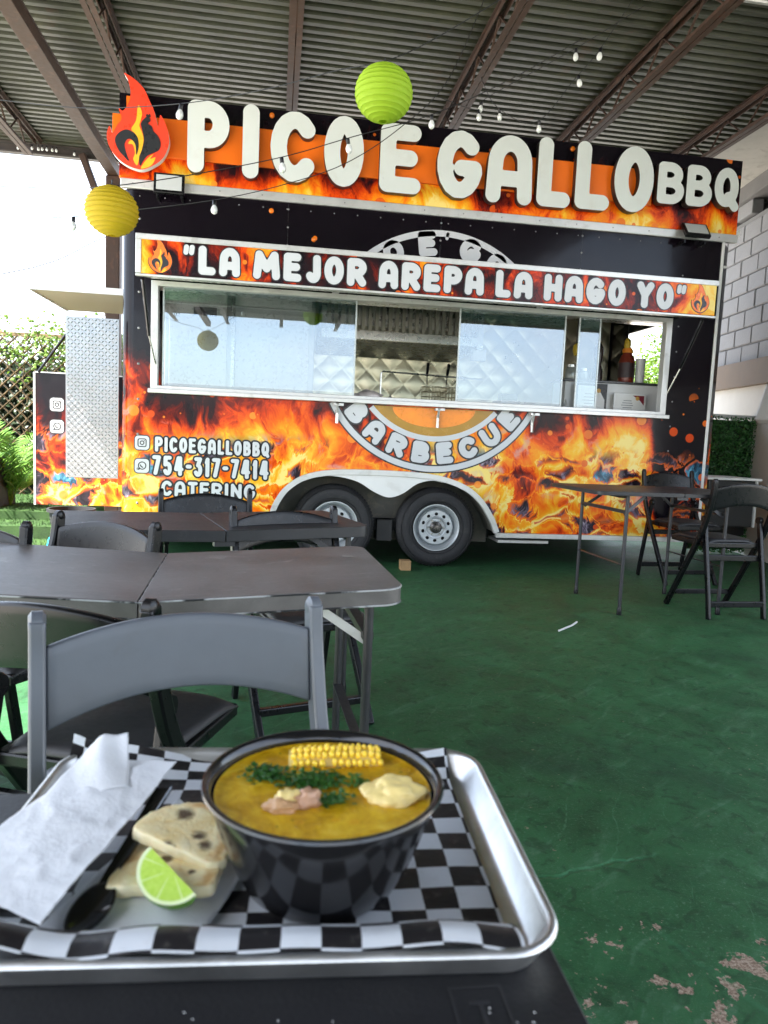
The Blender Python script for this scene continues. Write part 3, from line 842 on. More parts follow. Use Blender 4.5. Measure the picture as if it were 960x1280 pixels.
def emblem(parent, cx, y, cz, s_, thick, mats, edge):
    sp = lambda k, n_=5: [(cx + a_ * s_, cz + b_ * s_) for a_, b_ in spline(LOGO[k], n_)]
    base = part(MB().prism([sp('flame')], y, y + thick, 0, 1), 'flame_emblem', [mats[0], edge], parent)
    for k, q, mt in (('yellow', .002, mats[1]), ('yellow2', .002, mats[1]), ('tail', .004, mats[2]), ('body', .006, mats[2])):
        oo = part(MB().prism([sp(k)], y - q * max(s_, .4), y - .0004), {'tail': 'rooster_tail', 'body': 'rooster_body'}.get(k, 'flame_tongue'), mt, parent if parent is not TR else base)
    comb = [(.052, .062), (.06, .08), (.07, .07), (.082, .083), (.088, .06), (.075, .052)]
    part(MB().prism([[(cx + a_ * s_, cz + b_ * s_) for a_, b_ in comb]], y - .004 * max(s_, .4), y - .0004), 'rooster_comb', mats[2], parent if parent is not TR else base)
CHAR = pbr('charcoal_print', (.022, .024, .028), .3)
emblem(TR, -1.085, YF - .168, 3.38, 1.0, .06, (RED, YELLO, CHAR), WHITEP)

# floodlights and marker lamps
for fx, fz, tilt in ((-.865, 2.985, 8), (3.53, 3.0, 38)):
    R = rx(RAD(-tilt)); pv = (fx, YF - .09, fz)
    fl = part(MB().box(fx - .115, fx + .115, YF - .12, YF - .085, fz - .078, fz + .078, 0, R, pv), 'floodlight', BLACKP, bev=.006)
    part(MB().box(fx - .095, fx + .095, YF - .1245, YF - .121, fz - .055, fz + .06, 0, R, pv), 'lens', pbr('flood_lens', (.55, .57, .56), .15, var=.05), fl)
    for q in (-.0925, .0925): part(MB().box(fx + q - .0075, fx + q + .0075, YF - .10, YF, fz - .10, fz - .07), 'bracket', BLACKP, fl)
AMB = pbr('amber_lens', (.95, .22, .01), .2, var=.1)
for mx_, mz_, my_ in ((-.085, 2.885, YF), (.27, 2.70, YF), (-.10, 3.605, YF - .018), (2.40, 3.60, YF - .018), (.26, 2.69, YF)):
    part(MB().lathe([(.020, 0), (.019, -.012), (.012, -.018), (0, -.02)], 14, (mx_, my_, mz_), 'y'), 'marker_lamp', AMB, None, 40)

# lifted awning with lettered banner
AW = part(MB().prism([[(5.625, 2.215), (6.105, 2.285), (6.105, 2.325), (5.625, 2.255)]], -1.02, 3.50, tr=lambda p: Vector((p.y, p.x, p.z))), 'awning_door', STAIN)
part(MB().box(-1.035, 3.525, 5.60, 5.635, 2.205, 2.222), 'awning_lip', ALU, AW, bev=.003)
bn = part(MB().box(-1.02, 3.51, 5.60, 5.625, 2.224, 2.50), 'banner', FIREB, bev=.002)
part(MB().box(-1.035, 3.525, 5.592, 5.63, 2.462, 2.502).box(-1.035, -.995, 5.592, 5.63, 2.224, 2.462), 'banner_frame', ALU, bn, bev=.003)
def text(txt, x0, x1, z0, z1, y, r_k, parent, mat, outl=None, og=.012, th=.004, tr=None, gap=.12, name='letter', slope=0.0):
    """Letters between x0 and x1 (font proportions), optional dark outline behind."""
    H = z1 - z0; sp_ = .30
    tot = sum((GL[c_][0] + gap) if c_ != ' ' else sp_ for c_ in txt) - gap
    k = (x1 - x0) / tot; x = x0; out = []
    for c_ in txt:
        if c_ == ' ': x += sp_ * k; continue
        W = GL[c_][0] * k; r_ = min(r_k * H, W * .49)
        f = tr or (lambda p, x=x: Vector((x + p.x, p.y, z0 + p.z + slope * (x - x0))))
        if tr: f = (lambda p, x=x: tr(Vector((x + p.x, p.y, p.z))))
        o = part(letter_mb(c_, W, H, r_, y - th, y - .0005, f), name, mat, parent, 30)
        if outl: part(letter_mb(c_, W, H, r_, y - th * .5, y - .0003, f, og), 'letter_outline', outl, parent, 30)
        out.append(o); x += (GL[c_][0] + gap) * k
    return out
text('"LA MEJOR AREPA LA HAGO YO"', -.70, 3.245, 2.243, 2.448, 5.60, .14, bn, LETG, LETD, .008, .006, None, .11)
EMO = pbr('ember_orange_print', (.95, .19, .02), .3, var=.15, vs=9)
part(MB().prism([[(-.86 + a_ * .36, 2.352 + b_ * .36) for a_, b_ in spline([(p[0] * 1.06, p[1] * 1.06) for p in LOGO['flame']], 4)]], 5.5975, 5.5995), 'emblem_outline', LETD, bn)
part(MB().prism([[(3.375 + a_ * .34, 2.352 + b_ * .34) for a_, b_ in spline([(p[0] * 1.06, p[1] * 1.06) for p in LOGO['flame']], 4)]], 5.5975, 5.5995), 'emblem_outline', LETD, bn)
emblem(bn, -.86, 5.5945, 2.352, .36, .0025, (EMO, YELLO, CHAR), EMO)
emblem(bn, 3.375, 5.5945, 2.352, .34, .0025, (EMO, YELLO, CHAR), EMO)
for sx, x2_ in ((-1.0, -.965), (3.47, 3.435)):
    gs = part(MB().tube([(sx, 5.70, 2.20), (sx, 5.98, 1.83)], .014, 8), 'gas_strut', BLACKG, None, 40)
    part(MB().tube([(sx, 5.96, 1.85), (x2_, 6.10, 1.62)], .006, 8), 'strut_rod', STAIN, gs, 40)

# round emblem on the wall: rings and curved words, broken by the serving window
CX, CZ, RO = 1.33, 1.847, 1.005
def ring_arc(r0, r1, a0, a1, y0, y1, n_=64):
    P = [(CX + r1 * math.cos(a0 + (a1 - a0) * k / n_), CZ + r1 * math.sin(a0 + (a1 - a0) * k / n_)) for k in range(n_ + 1)]
    Q = [(CX + r0 * math.cos(a0 + (a1 - a0) * k / n_), CZ + r0 * math.sin(a0 + (a1 - a0) * k / n_)) for k in range(n_ + 1)]
    return [P + Q[::-1]]
def cut(r_, z): return math.asin(max(-1, min(1, (z - CZ) / r_)))
a_hi, a_lo = cut(RO, 2.275), cut(RO, 1.385)
rg = part(MB().prism(ring_arc(RO - .05, RO, a_hi, math.pi - a_hi, 0, 0), YF - .0035, YF - .0005), 'emblem_ring', LETG)
rg2 = part(MB().prism(ring_arc(RO - .05, RO, math.pi - a_lo, 2 * math.pi + a_lo, 0, 0), YF - .0035, YF - .0005), 'emblem_ring', LETG)
part(MB().prism(ring_arc(RO - .062, RO + .012, math.pi - a_lo, 2 * math.pi + a_lo, 0, 0), YF - .0018, YF - .0003), 'ring_outline', LETD, rg2)  # dark printed outline around the lower ring
a_in = cut(.70, 1.385)
part(MB().prism(ring_arc(.70, .745, math.pi - a_in, 2 * math.pi + a_in, 0, 0), YF - .0035, YF - .0005), 'inner_ring', LETG, rg2)
part(MB().prism([[(CX + .70 * math.cos(t), CZ + .70 * math.sin(t)) for t in np.linspace(math.pi - a_in, 2 * math.pi + a_in, 40)]], YF - .0014, YF - .0004), 'inner_disc', GOLD, rg2)
part(MB().prism([[(CX + .36 * math.cos(t), 1.38 + .16 * math.sin(t)) for t in np.linspace(math.pi, 2 * math.pi, 24)]], YF - .0024, YF - .0016), 'inner_flame', pbr('print_orange', (.95, .28, .01), .3, var=.3, vs=7), rg2)
def arc_text(txt, mid_deg, Rb, H, k, parent, inward, outl, r_k=.155, gap=.14):
    tot = (sum((GL[c_][0] + gap) if c_ != ' ' else .45 for c_ in txt) - gap) * k; x = -tot / 2
    for c_ in txt:
        if c_ == ' ': x += .45 * k; continue
        W = GL[c_][0] * k; xm = x + W / 2
        th = RAD(mid_deg) + (xm / Rb if inward else -xm / Rb)
        er = (math.cos(th), math.sin(th)); et = (-er[1], er[0]) if inward else (er[1], -er[0])
        def f(p, W=W, er=er, et=et):
            u, v_ = p.x - W / 2, p.z
            rr = (Rb + H - v_) if inward else Rb + v_
            return Vector((CX + er[0] * rr + et[0] * u, p.y, CZ + er[1] * rr + et[1] * u))
        part(letter_mb(c_, W, H, min(r_k * H, W * .49), YF - .0045, YF - .0005, f), 'letter', LETG, parent, 30)
        if outl: part(letter_mb(c_, W, H, min(r_k * H, W * .49), YF - .002, YF - .0003, f, .014), 'letter_outline', LETD, parent, 30)
        x += (GL[c_][0] + gap) * k
arc_text('BARBECUE', 270, .752, .185, .25, rg2, True, True)
def top_text():
    for c_, dx, rot, sz in (('O', -.36, 22, .19), ('E', -.10, 7, .20), ("'", .045, -3, .20), ('G', .235, -14, .20), ('A', .44, -27, .20)):
        H = sz; W = GL[c_][0] * .27; R = RAD(rot); cx = CX - .015 + dx; cz = CZ + math.sqrt(max(.0, (.815) ** 2 - dx * dx)) - .02
        z_min = 2.29
        loops = glyph(c_, W, H, min(.155 * H, W * .49))
        mb = MB()
        for gl in loops:
            L2 = []
            for L in gl:
                L2.append([(cx + (x - W / 2) * math.cos(R) - z * math.sin(R), cz + (x - W / 2) * math.sin(R) + z * math.cos(R)) for x, z in L])
            mb.prism(L2, YF - .0035, YF - .0005)
        part(mb, 'letter', LETG, rg, 30)
top_text()

# contact lines
def icon(x0, z0, s_, kind, y, parent, f=None):
    xs = np.arange(-.15, 1.15, .02); X, Z = np.meshgrid(xs, xs)
    def rbox(cx, cz, hw, rad):
        qx, qz = np.abs(X - cx) - hw + rad, np.abs(Z - cz) - hw + rad
        return np.hypot(np.maximum(qx, 0), np.maximum(qz, 0)) + np.minimum(np.maximum(qx, qz), 0) - rad
    full = rbox(.5, .5, .5, .24)
    if kind == 'camera':
        ink = np.minimum(np.abs(rbox(.5, .5, .28, .12)) - .035, np.minimum(np.abs(np.hypot(X - .5, Z - .5) - .13) - .035, np.hypot(X - .66, Z - .66) - .035))
    else:
        ink = np.minimum(np.abs(np.hypot(X - .52, Z - .52) - .26) - .035, np.abs(np.hypot(X - .60, Z - .60) - .20) - .04 + 10 * ((X > .6) | (Z > .6)))
        ink = np.minimum(ink, np.hypot(X - .28, Z - .26) - .06)
    tl = f or (lambda p: Vector((x0 + p.x * s_, p.y, z0 + p.z * s_)))
    for F, nm, mt, dy in ((full - .07, 'icon_outline', LETD, .0015), (full, 'icon_tile', LETG, .003), (ink, 'icon_drawing', LETD, .0045)):
        mb = MB()
        for gl in groups(contour(F, xs[0], xs[0], .02)): mb.prism(gl, y - dy, y - .0003, tr=tl)
        part(mb, nm, mt, parent)
icon(-1.122, .935, .112, 'camera', YF, side)
icon(-1.122, .748, .112, 'phone', YF, side)
text('PICOEGALLOBBQ', -.965, -.048, .925, 1.045, YF, .105, side, LETG, LETD, .014, .004, None, .13, slope=-.012)
text('754-317-7414', -.985, -.05, .735, .895, YF, .098, side, LETG, LETD, .014, .004, None, .15, slope=-.012)
text('CATERING', -.912, -.155, .566, .690, YF, .11, side, LETG, LETD, .014, .004, None, .13, slope=-.012)

# serving window: frame, sill, sliding panes
FX0, FX1, FZ0, FZ1 = -1.005, 3.435, 1.405, 2.275
part(MB().prism([rect(FX0, FX1, FZ0, FZ1), rect(FX0 + .055, FX1 - .055, FZ0 + .05, FZ1 - .04)], YF - .02, YF + .06), 'window_frame', ALU, bev=.003)
part(MB().box(FX0 - .01, FX1 + .01, YF - .075, YF - .021, FZ0 - .012, FZ0 + .022), 'window_sill', ALU, bev=.004)
for bx in (.50, 1.36, 2.20):
    br = part(MB().bar((bx, YF - .06, 1.385), (bx, YF - .012, 1.27), .018, .012).box(bx - .03, bx + .05, YF - .06, YF - .004, 1.365, 1.385), 'shelf_bracket', ALU)
    part(MB().tube([(bx, YF - .02, 1.33), (bx, YF - .02, 1.22)], .014, 8), 'bracket_spring', STAIN, br, 40)
def glass_mat():
    a = MT('reflective_glass'); t = a.node('ShaderNodeBsdfTransparent'); t.inputs[0].default_value = (.78, .82, .82, 1)
    gl = a.node('ShaderNodeBsdfGlossy'); gl.inputs['Roughness'].default_value = .0; gl.inputs[0].default_value = (.80, .90, 1, 1)
    f = a.node('ShaderNodeFresnel'); f.inputs[0].default_value = 1.5
    ms = a.node('ShaderNodeMixShader'); k = S(a.t, f.outputs[0]) + .085
    a.t.links.new(k.k, ms.inputs[0]); a.t.links.new(t.outputs[0], ms.inputs[1]); a.t.links.new(gl.outputs[0], ms.inputs[2])
    a.t.links.new(ms.outputs[0], a.out.inputs[0])
    return a.mat
GLASS = glass_mat()
for gx0, gx1, gy in ((-.92, .64, YF + .035), (1.52, 2.47, YF + .035), (2.60, 2.80, YF + .052)):
    gp = part(MB().box(gx0, gx1, gy, gy + .004, 1.45, 2.24), 'glass_pane', GLASS)
    for q in (gx0 + .004, gx1 - .004): part(MB().box(q - .006, q + .006, gy - .004, gy + .008, 1.45, 2.24), 'pane_edge', pbr('pane_edge', (.5, .55, .55), .3, .3), gp)
part(MB().box(FX0 + .03, FX1 - .03, YF + .065, YF + .20, 2.235, 2.33), 'header_panel', STAIN)

# kitchen: quilted steel, hood with baffles, appliances built in
def quilt(u, v):
    x = -1.18 + 5.12 * u; z = 1.2 + 1.58 * v
    a_ = (x + z) / .29; b_ = (x - z) / .29
    h = abs(math.sin(math.pi * a_ / 1)) ** .45 * abs(math.sin(math.pi * b_ / 1)) ** .45
    return (x, YB - .03 - .013 * h, z)
part(MB().grid(420, 130, quilt), 'quilted_wall', pbr('quilted_steel', (.66, .61, .44), .30, .85, var=.1, vs=3, rv=.06), None, 180)
hd = part(MB().prism([[(7.35, 2.22), (8.38, 2.02), (8.38, 2.12), (7.45, 2.75), (7.35, 2.75)]], .42, 2.0, tr=lambda p: Vector((p.y, p.x, p.z))), 'range_hood', STAIN)
FILT = pbr('hood_baffle', (.35, .33, .27), .35, .85, var=.2, vs=6)
for k in range(22):
    x = .47 + k * .068
    part(MB().box(x, x + .034, 7.30, 7.345, 2.17, 2.48), 'baffle_slat', FILT, hd)
part(MB().box(.42, 2.0, 7.29, 7.35, 2.08, 2.165), 'hood_gutter', STAIN, hd)
part(MB().box(2.0, 2.06, 7.3, 8.38, 2.05, 2.74), 'hood_end', STAIN, hd)
fg = part(MB().box(-1.1, .36, 7.45, 8.36, .5, 2.66), 'cooler_cabinet', pbr('fridge_steel', (.50, .50, .48), .35, .6, var=.08), bev=.01)
part(MB().box(-.42, .30, 7.41, 7.449, .9, 2.28), 'cabinet_door', pbr('fridge_door', (.62, .62, .60), .3, .3), fg, bev=.006)
part(MB().box(-.44, .32, 7.405, 7.449, 2.34, 2.60), 'cabinet_header', WHITEP, fg, bev=.004)
part(MB().box(-1.05, -.5, 7.41, 7.449, .9, 2.60), 'cabinet_door', pbr('fridge_door', (.62, .62, .60), .3, .3), fg, bev=.006)
part(MB().box(-.82, -.60, 7.402, 7.409, 2.22, 2.30), 'control_panel', LETD, fg)
part(MB().box(-.46, -.425, 7.38, 7.449, 1.2, 2.5), 'door_post', STAIN, fg)
part(MB().box(XL + .06, 3.9, 7.75, 8.38, .9, 1.38), 'cook_line', STAIN, bev=.01)
part(MB().box(XL + .06, 2.62, 6.25, 6.72, .9, 1.42), 'front_counter', STAIN, bev=.008)
cab = part(MB().box(2.64, 3.70, 6.50, 6.80, .9, 1.715), 'side_cabinet', PLASTW, bev=.008)
part(MB().box(2.62, 3.72, 6.48, 6.82, 1.716, 1.735), 'cabinet_top', pbr('dark_counter', (.06, .06, .06), .3), cab, bev=.003)
part(MB().tube([(.93, 6.62, 1.42), (.93, 6.62, 1.70), (.95, 6.62, 1.715), (1.9, 6.7, 1.70)], .008, 8), 'gas_pipe', STAIN, None, 40)
fb = part(MB().box(1.98, 2.12, 7.38, 7.46, 1.95, 2.06), 'switch_box', PLASTW)

# rear: hatch, printed door leaf, tread plate door, tongue box at the nose
ht = part(MB().prism([rect(-2.10, XL - .01, 6.72, 7.88)], 2.25, 2.285, tr=lambda p: Vector((p.x, p.z, p.y))), 'rear_hatch', pbr('hatch_lining', (.36, .32, .26), .6, var=.08), bev=.004)
part(MB().box(-2.115, XL, 6.70, 6.718, 2.24, 2.295), 'hatch_edge', ALU, ht)
part(MB().box(-2.115, -2.10, 6.718, 7.89, 2.24, 2.295), 'hatch_edge', ALU, ht)
DR = part(MB().box(-2.12, XL - .02, 6.90, 6.94, .385, 1.555), 'lower_door_leaf', FIRED)
part(MB().box(-2.135, -2.118, 6.895, 6.945, .38, 1.56).box(-2.12, XL - .02, 6.895, 6.945, 1.556, 1.566), 'door_edging', ALU, DR)
part(MB().tube([(-2.09, 6.89, 1.56), (-1.86, 6.90, 1.90), (-1.78, 6.90, 2.06)], [.012, .012, .008], 8), 'door_gas_strut', BLACKP, DR, 40)
icon(-1.995, 1.225, .115, 'camera', 6.90, DR)
icon(-1.995, 1.03, .115, 'phone', 6.90, DR)
text('PI', -1.84, -1.70, 1.228, 1.345, 6.90, .13, DR, LETG, LETD, .014, .004, None, .13)
text('754', -1.85, -1.55, 1.01, 1.18, 6.90, .12, DR, LETG, LETD, .014, .004, None, .15)
text('C', -1.78, -1.69, .83, .96, 6.90, .135, DR, LETG, LETD, .014, .004, None, .13)
PLATE = pbr('polished_tread_plate', (.27, .275, .28), .24, 1.0, var=.12, vs=5, rv=.08, bump=.3, bs=9, bd=.01)
pl = part(MB().box(-1.648, -1.247, 6.10, 6.12, .692, 1.955), 'tread_plate_door', PLATE, bev=.003)
lg = MB()
def lug(cx, cz, an):
    L, w, h = .0150, .0046, .0050; c_, s_ = math.cos(an), math.sin(an)
    def q(a_, b_, d): return (cx + a_ * c_ - b_ * s_, 6.0995 - d, cz + a_ * s_ + b_ * c_)
    lg.add([q(-L, 0, 0), q(0, -w, 0), q(L, 0, 0), q(0, w, 0), q(-L * .45, 0, h), q(L * .45, 0, h)], [(0, 1, 5, 4), (1, 2, 5), (2, 3, 4, 5), (3, 0, 4)])
nx_, nz_ = 15, 46
for i in range(nx_):
    for j in range(nz_):
        cx = -1.640 + (i + .5) * .386 / nx_; cz = .70 + (j + .5) * 1.248 / nz_
        lug(cx, cz, RAD(45) if (i + j) % 2 else RAD(-45))
o = part(lg, 'tread_lugs', PLATE, pl); o['kind'] = 'stuff'
tb = part(MB().box(4.03, 4.52, 6.28, 6.75, .42, .86), 'tongue_box', pbr('box_black', (.02, .02, .02), .4), bev=.01)
part(MB().box(4.0, 4.56, 6.25, 6.78, .862, .885), 'box_lid', WHITEP, tb, bev=.006)
part(MB().box(4.505, 4.53, 6.262, 6.279, .42, .86), 'box_edge', ALU, tb)
part(MB().bar((4.0, 6.8, .27), (5.1, 7.28, .27), .08, .1).bar((4.0, 7.95, .27), (5.1, 7.28, .27), .08, .1), 'tongue', DARKIN)
tag(TR, 'food trailer wrapped in printed flames with a serving window and rooftop letters', 'food trailer')

# ------------------------------------------------------------------ things inside and around the trailer
def fry_basket(x, tilt):
    r = empty('fry_basket', (x, 6.62, 1.43), tilt)
    w = MB()
    for k in range(7):
        w.tube([(-.06, -.09 + k * .03, .17), (-.05, -.08 + k * .027, .03), (.05, -.08 + k * .027, .03), (.06, -.09 + k * .03, .17)], .0022, 5)
    for k in range(5): w.tube([(-.06 + k * .03, -.09, .17), (-.05 + k * .025, -.08, .03), (-.05 + k * .025, .08, .03), (-.06 + k * .03, .09, .17)], .0022, 5)
    for z_ in (.08, .125, .17):
        e = .052 + (z_ - .03) * .06
        w.tube([(-e, -e * 1.5, z_), (e, -e * 1.5, z_), (e, e * 1.5, z_), (-e, e * 1.5, z_)], .003, 6, closed=True)
    w.build('wire_basket', pbr('basket_wire', (.22, .18, .10), .4, .8), r, 50)
    MB().tube([(.0, .09, .17), (.02, .14, .27), (.04, .17, .34)], .006, 6).build('handle_wire', STAIN, r, 50)
    MB().tube([(.022, .145, .28), (.05, .19, .40)], [.012, .014], 8).build('grip', BLACKP, r, 50)
    return r
tag(fry_basket(1.40, .25), 'wire fry basket with black grip closer to the gas pipe', 'fry basket', 'fry baskets on the counter')
tag(fry_basket(1.57, .1), 'wire fry basket with black grip closer to the glass pane', 'fry basket', 'fry baskets on the counter')
def certificate(x0, x1, z0, z1, framed, label, y=6.44):
    r = empty('certificate', ((x0 + x1) / 2, y, z0)); w, h = (x1 - x0) / 2, z1 - z0
    MB().box(-w, w, 0, .012, 0, h).build('frame', BLACKP if framed else PLASTW, r, bev=.003)
    pg = MB().box(-w + .022, w - .022, -.002, -.0005, .02, h - .02).build('paper', pbr('certificate_paper', (.75, .75, .72), .5, var=.03), r)
    ln = MB()
    for k in range(5):
        q = .5 + .3 * ((k * 37) % 5) / 5
        ln.box(-w * .55 * q - .02, w * .45 * q - .02, -.0035, -.0022, h * (.62 - k * .11), h * (.62 - k * .11) + .007)
    ln.build('printed_lines', pbr('ink_grey', (.25, .25, .25), .6), pg)
    mrn = pbr('maroon_print', (.20, .015, .03), .5)
    MB().prism([[(w * .15, h - .02), (w - .022, h - .02), (w - .022, h * .45), (w * .6, h * .68)]], -.0045, -.0022).build('corner_flash', mrn if not framed else BLACKP, pg)
    MB().lathe([(.02, -.005), (.016, -.007), (0, -.007)], 12, (w * .45, 0, h * .76), 'y').build('seal', pbr('gold_seal', (.6, .35, .08), .4), pg)
    tag(r, label, 'certificate')
certificate(2.72, 3.03, 1.435, 1.70, True, 'black framed certificate leaning in the serving window')
certificate(3.10, 3.42, 1.435, 1.63, False, 'unframed certificate sheet with maroon corner beside the framed one')
def lathe_thing(name, prof, mat, loc, n=20, smooth=45): return MB().lathe(prof, n, loc).build(name, mat, None, smooth)
r = empty('sauce_bottle', (3.30, 6.64, 1.736))
MB().lathe([(.0, 0), (.075, 0), (.078, .01), (.078, .20), (.06, .255), (.045, .27), (.045, .29)], 20).build('bottle_body', pbr('sauce_red', (.20, .035, .02), .2, var=.2), r, 50)
MB().lathe([(.05, .285), (.05, .315), (.03, .34), (0, .342)], 16).build('cap', pbr('cap_orange', (.8, .25, .02), .4), r, 40)
MB().lathe([(.0795, .05), (.0795, .19)], 20).build('bottle_label', pbr('bottle_label', (.04, .02, .02), .5, var=.6, vs=14), r, 40)
tag(r, 'large red sauce bottle with orange cap on the trailer side cabinet', 'bottle')
tag(lathe_thing('cup_stack', [(0, 0), (.040, 0), (.043, .02), (.041, .022), (.044, .07), (.042, .072), (.045, .12), (.043, .122), (.046, .17), (.044, .172), (.048, .235), (0, .235)], PLASTW, (3.43, 6.62, 1.736)), 'tall stack of white cups beside the red sauce bottle', 'cup stack')
def jar(x, h, lab, mt):
    r = empty('glass_jar', (x, 6.6, 1.736))
    MB().lathe([(0, 0), (.05, 0), (.054, .01), (.054, h * .75), (.04, h * .85), (.04, h)], 18).build('jar_body', mt, r, 50)
    MB().lathe([(.043, h * .9), (.043, h + .01), (0, h + .012)], 18).build('lid', STAIN, r, 40)
    tag(r, lab, 'jar')
JG = pbr('jar_contents', (.35, .37, .34), .15, .2, var=.3, vs=20)
jar(2.73, .13, 'short clear jar with steel lid at the end of the side cabinet', JG)
jar(2.86, .10, 'lowest squat jar with steel lid on the side cabinet', JG)
r = empty('pepper_mill', (3.02, 6.66, 1.736))
MB().lathe([(0, 0), (.05, 0), (.05, .1), (.03, .16), (.045, .24), (.045, .31), (.02, .36), (0, .37)], 18).build('mill_body', pbr('dark_mill', (.03, .02, .018), .25), r, 50)
MB().lathe([(.02, .365), (.02, .39), (0, .395)], 10).build('knob', STAIN, r, 50)
tag(r, 'tall dark pepper mill between jars and sauce bottle', 'mill')
for x, z, lab in ((2.78, 2.02, 'small yellow tag hung by a cord above the jars'), (3.29, 2.10, 'yellow paper bag hung above the red sauce bottle')):
    r = empty('hanging_tag', (x, 6.63, z))
    MB().tube([(0, 0, .06), (.004, 0, .32)], .003, 5).build('cord', WIRE, r)
    MB().lathe([(0, -.06), (.02, -.055), (.034, -.01), (.03, .04), (.01, .06), (0, .062)], 10).build('tag_body', pbr('yellow_tag', (.62, .42, .03), .5, var=.2), r, 50)
    tag(r, lab, 'tag')
r = empty('paper_towel_roll', (2.46, 6.55, 1.43))
MB().lathe([(.02, 0), (.055, 0), (.055, .13), (.02, .13)], 20, (0, 0, .0), 'x').build('roll', PLASTW, r, 40)
MB().tube([(.1, -.05, .0), (.14, -.06, .08), (.19, -.06, .11), (.21, -.06, .07), (.16, -.05, -.02)], .012, 8, flat=.4).build('loose_sheet', PLASTW, r, 50)
tag(r, 'white paper towel roll lying on the serving counter', 'paper roll')
o = MB().box(.96, .99, 6.30, 6.33, 1.425, 1.475).box(.97, .98, 6.31, 6.32, 1.475, 1.49).build('spice_shaker', BLACKP, None, bev=.004)
tag(o, 'tiny dark shaker on the counter next to the gas pipe', 'shaker')
o = MB().grid(40, 24, lambda u, v: (.80 + .13 * math.sin(math.pi * v) * math.cos(6.2832 * u) * (1 + .25 * mnoise.noise(Vector((math.cos(6.2832 * u) * 3, math.sin(6.2832 * u) * 3, v * 7)))), 6.45 + .08 * math.sin(math.pi * v) * math.sin(6.2832 * u), 1.425 + .10 * (1 - math.cos(math.pi * v)) / 2 * (1 + .2 * mnoise.noise(Vector((u * 6, v * 6, 2)))))).build('food_parcel', pbr('foil_paper', (.66, .58, .54), .4, .2, var=.35, vs=26), None, 50)
tag(o, 'crumpled paper food parcel on the serving counter by the gas pipe', 'parcel')
o = MB().box(1.98, 2.17, 6.35, 6.6, 1.43, 1.50).box(2.0, 2.15, 6.37, 6.5, 1.50, 1.56).build('card_reader', pbr('reader_grey', (.2, .2, .2), .4), None, bev=.01)
tag(o, 'grey payment terminal on the serving counter behind the glass', 'terminal')
o = MB().box(1.08, 1.17, 5.99, 6.08, 0, .085).build('wheel_chock', WOOD, None, bev=.004)
tag(o, 'small raw timber wheel chock in front of the trailer tyre', 'chock')
o = MB().tube([(1.72, 4.07, .008), (1.84, 4.18, .008), (1.86, 4.20, .008), (1.92, 4.27, .010)], .006, 8).build('drinking_straw', PLASTW, None, 40)
tag(o, 'bent white drinking straw dropped on the green floor', 'straw')
def tub(x, y, r0, h, lab):
    o = MB().lathe([(0, 0), (r0 * .85, 0), (r0, h), (r0 + .02, h), (r0 + .02, h - .03), (r0 + .004, h - .03)], 28, (x, y, .01)).build('plastic_tub', RUBBER, None, 40)
    tag(o, lab, 'tub')
tub(-1.92, 7.30, .20, .30, 'black plastic tub on the turf under the printed door leaf')
tub(-1.45, 7.15, .22, .28, 'wider black plastic tub tucked against the trailer rear')
o = MB().grid(10, 8, lambda u, v: (-1.86 + .56 * u, 6.30 + .2 * v, .05 + .16 * math.sin(3.1 * v) * (.7 + .3 * math.sin(9 * u)))).build('plastic_sheet', pbr('cyan_plastic', (.0, .42, .72), .3, var=.15), None, 60, thick=.002)
tag(o, 'crumpled cyan plastic sheet on the ground behind the tables', 'plastic sheet')

# paper lanterns on the light strings
def lantern(c, R, mat, lab):
    r = empty('paper_lantern', (c[0], c[1], c[2] - R))
    n = 15; P = []
    for k in range(n * 4 + 1):
        t = .16 + (math.pi - .32) * k / (n * 4)
        P.append((R * math.sin(t) - .0035 * abs(math.sin(math.pi * k / 4)) ** .7 * 1.0, R - R * .93 * math.cos(t)))
    MB().lathe(P, 48).build('paper_shade', mat, r, 25)
    ribs = MB()
    for k in range(0, n * 4 + 1, 4): ribs.lathe([(P[k][0] - .001, P[k][1] - .001), (P[k][0] + .0012, P[k][1]), (P[k][0] - .001, P[k][1] + .001)], 48)
    ribs.build('wire_rib', mat, r, 40)
    MB().tube([(0, 0, 2 * R - .02), (0, 0, 2 * R + .02)], .003, 6).tube([(-.03, 0, 1.93 * R), (0, 0, 2 * R), (.03, 0, 1.93 * R)], .002, 5).build('hanger', WIRE, r)
    tag(r, lab, 'lantern')
def paper_mat(name, col):
    a = MT(name); p = a.obj(); f = a.noise(p, 22, 4)
    c = a.mix(f * .4, col, tuple(x * .75 for x in col))
    a.put('Base Color', c); a.put('Roughness', .7)
    t = a.node('ShaderNodeBsdfTranslucent'); a.t.links.new(c.k, t.inputs[0])
    ms = a.node('ShaderNodeMixShader'); ms.inputs[0].default_value = .35
    a.t.links.new(a.b.outputs[0], ms.inputs[1]); a.t.links.new(t.outputs[0], ms.inputs[2]); a.t.links.new(ms.outputs[0], a.out.inputs[0])
    return a.mat
lantern((.41, 3.2, 2.561), .122, paper_mat('lime_paper', (.42, .62, .03)), 'lime green round paper lantern hanging in front of the sign letters')
lantern((-.792, 3.7, 2.122), .122, paper_mat('yellow_paper', (.60, .45, .012)), 'mustard yellow round paper lantern hanging near the steel column')

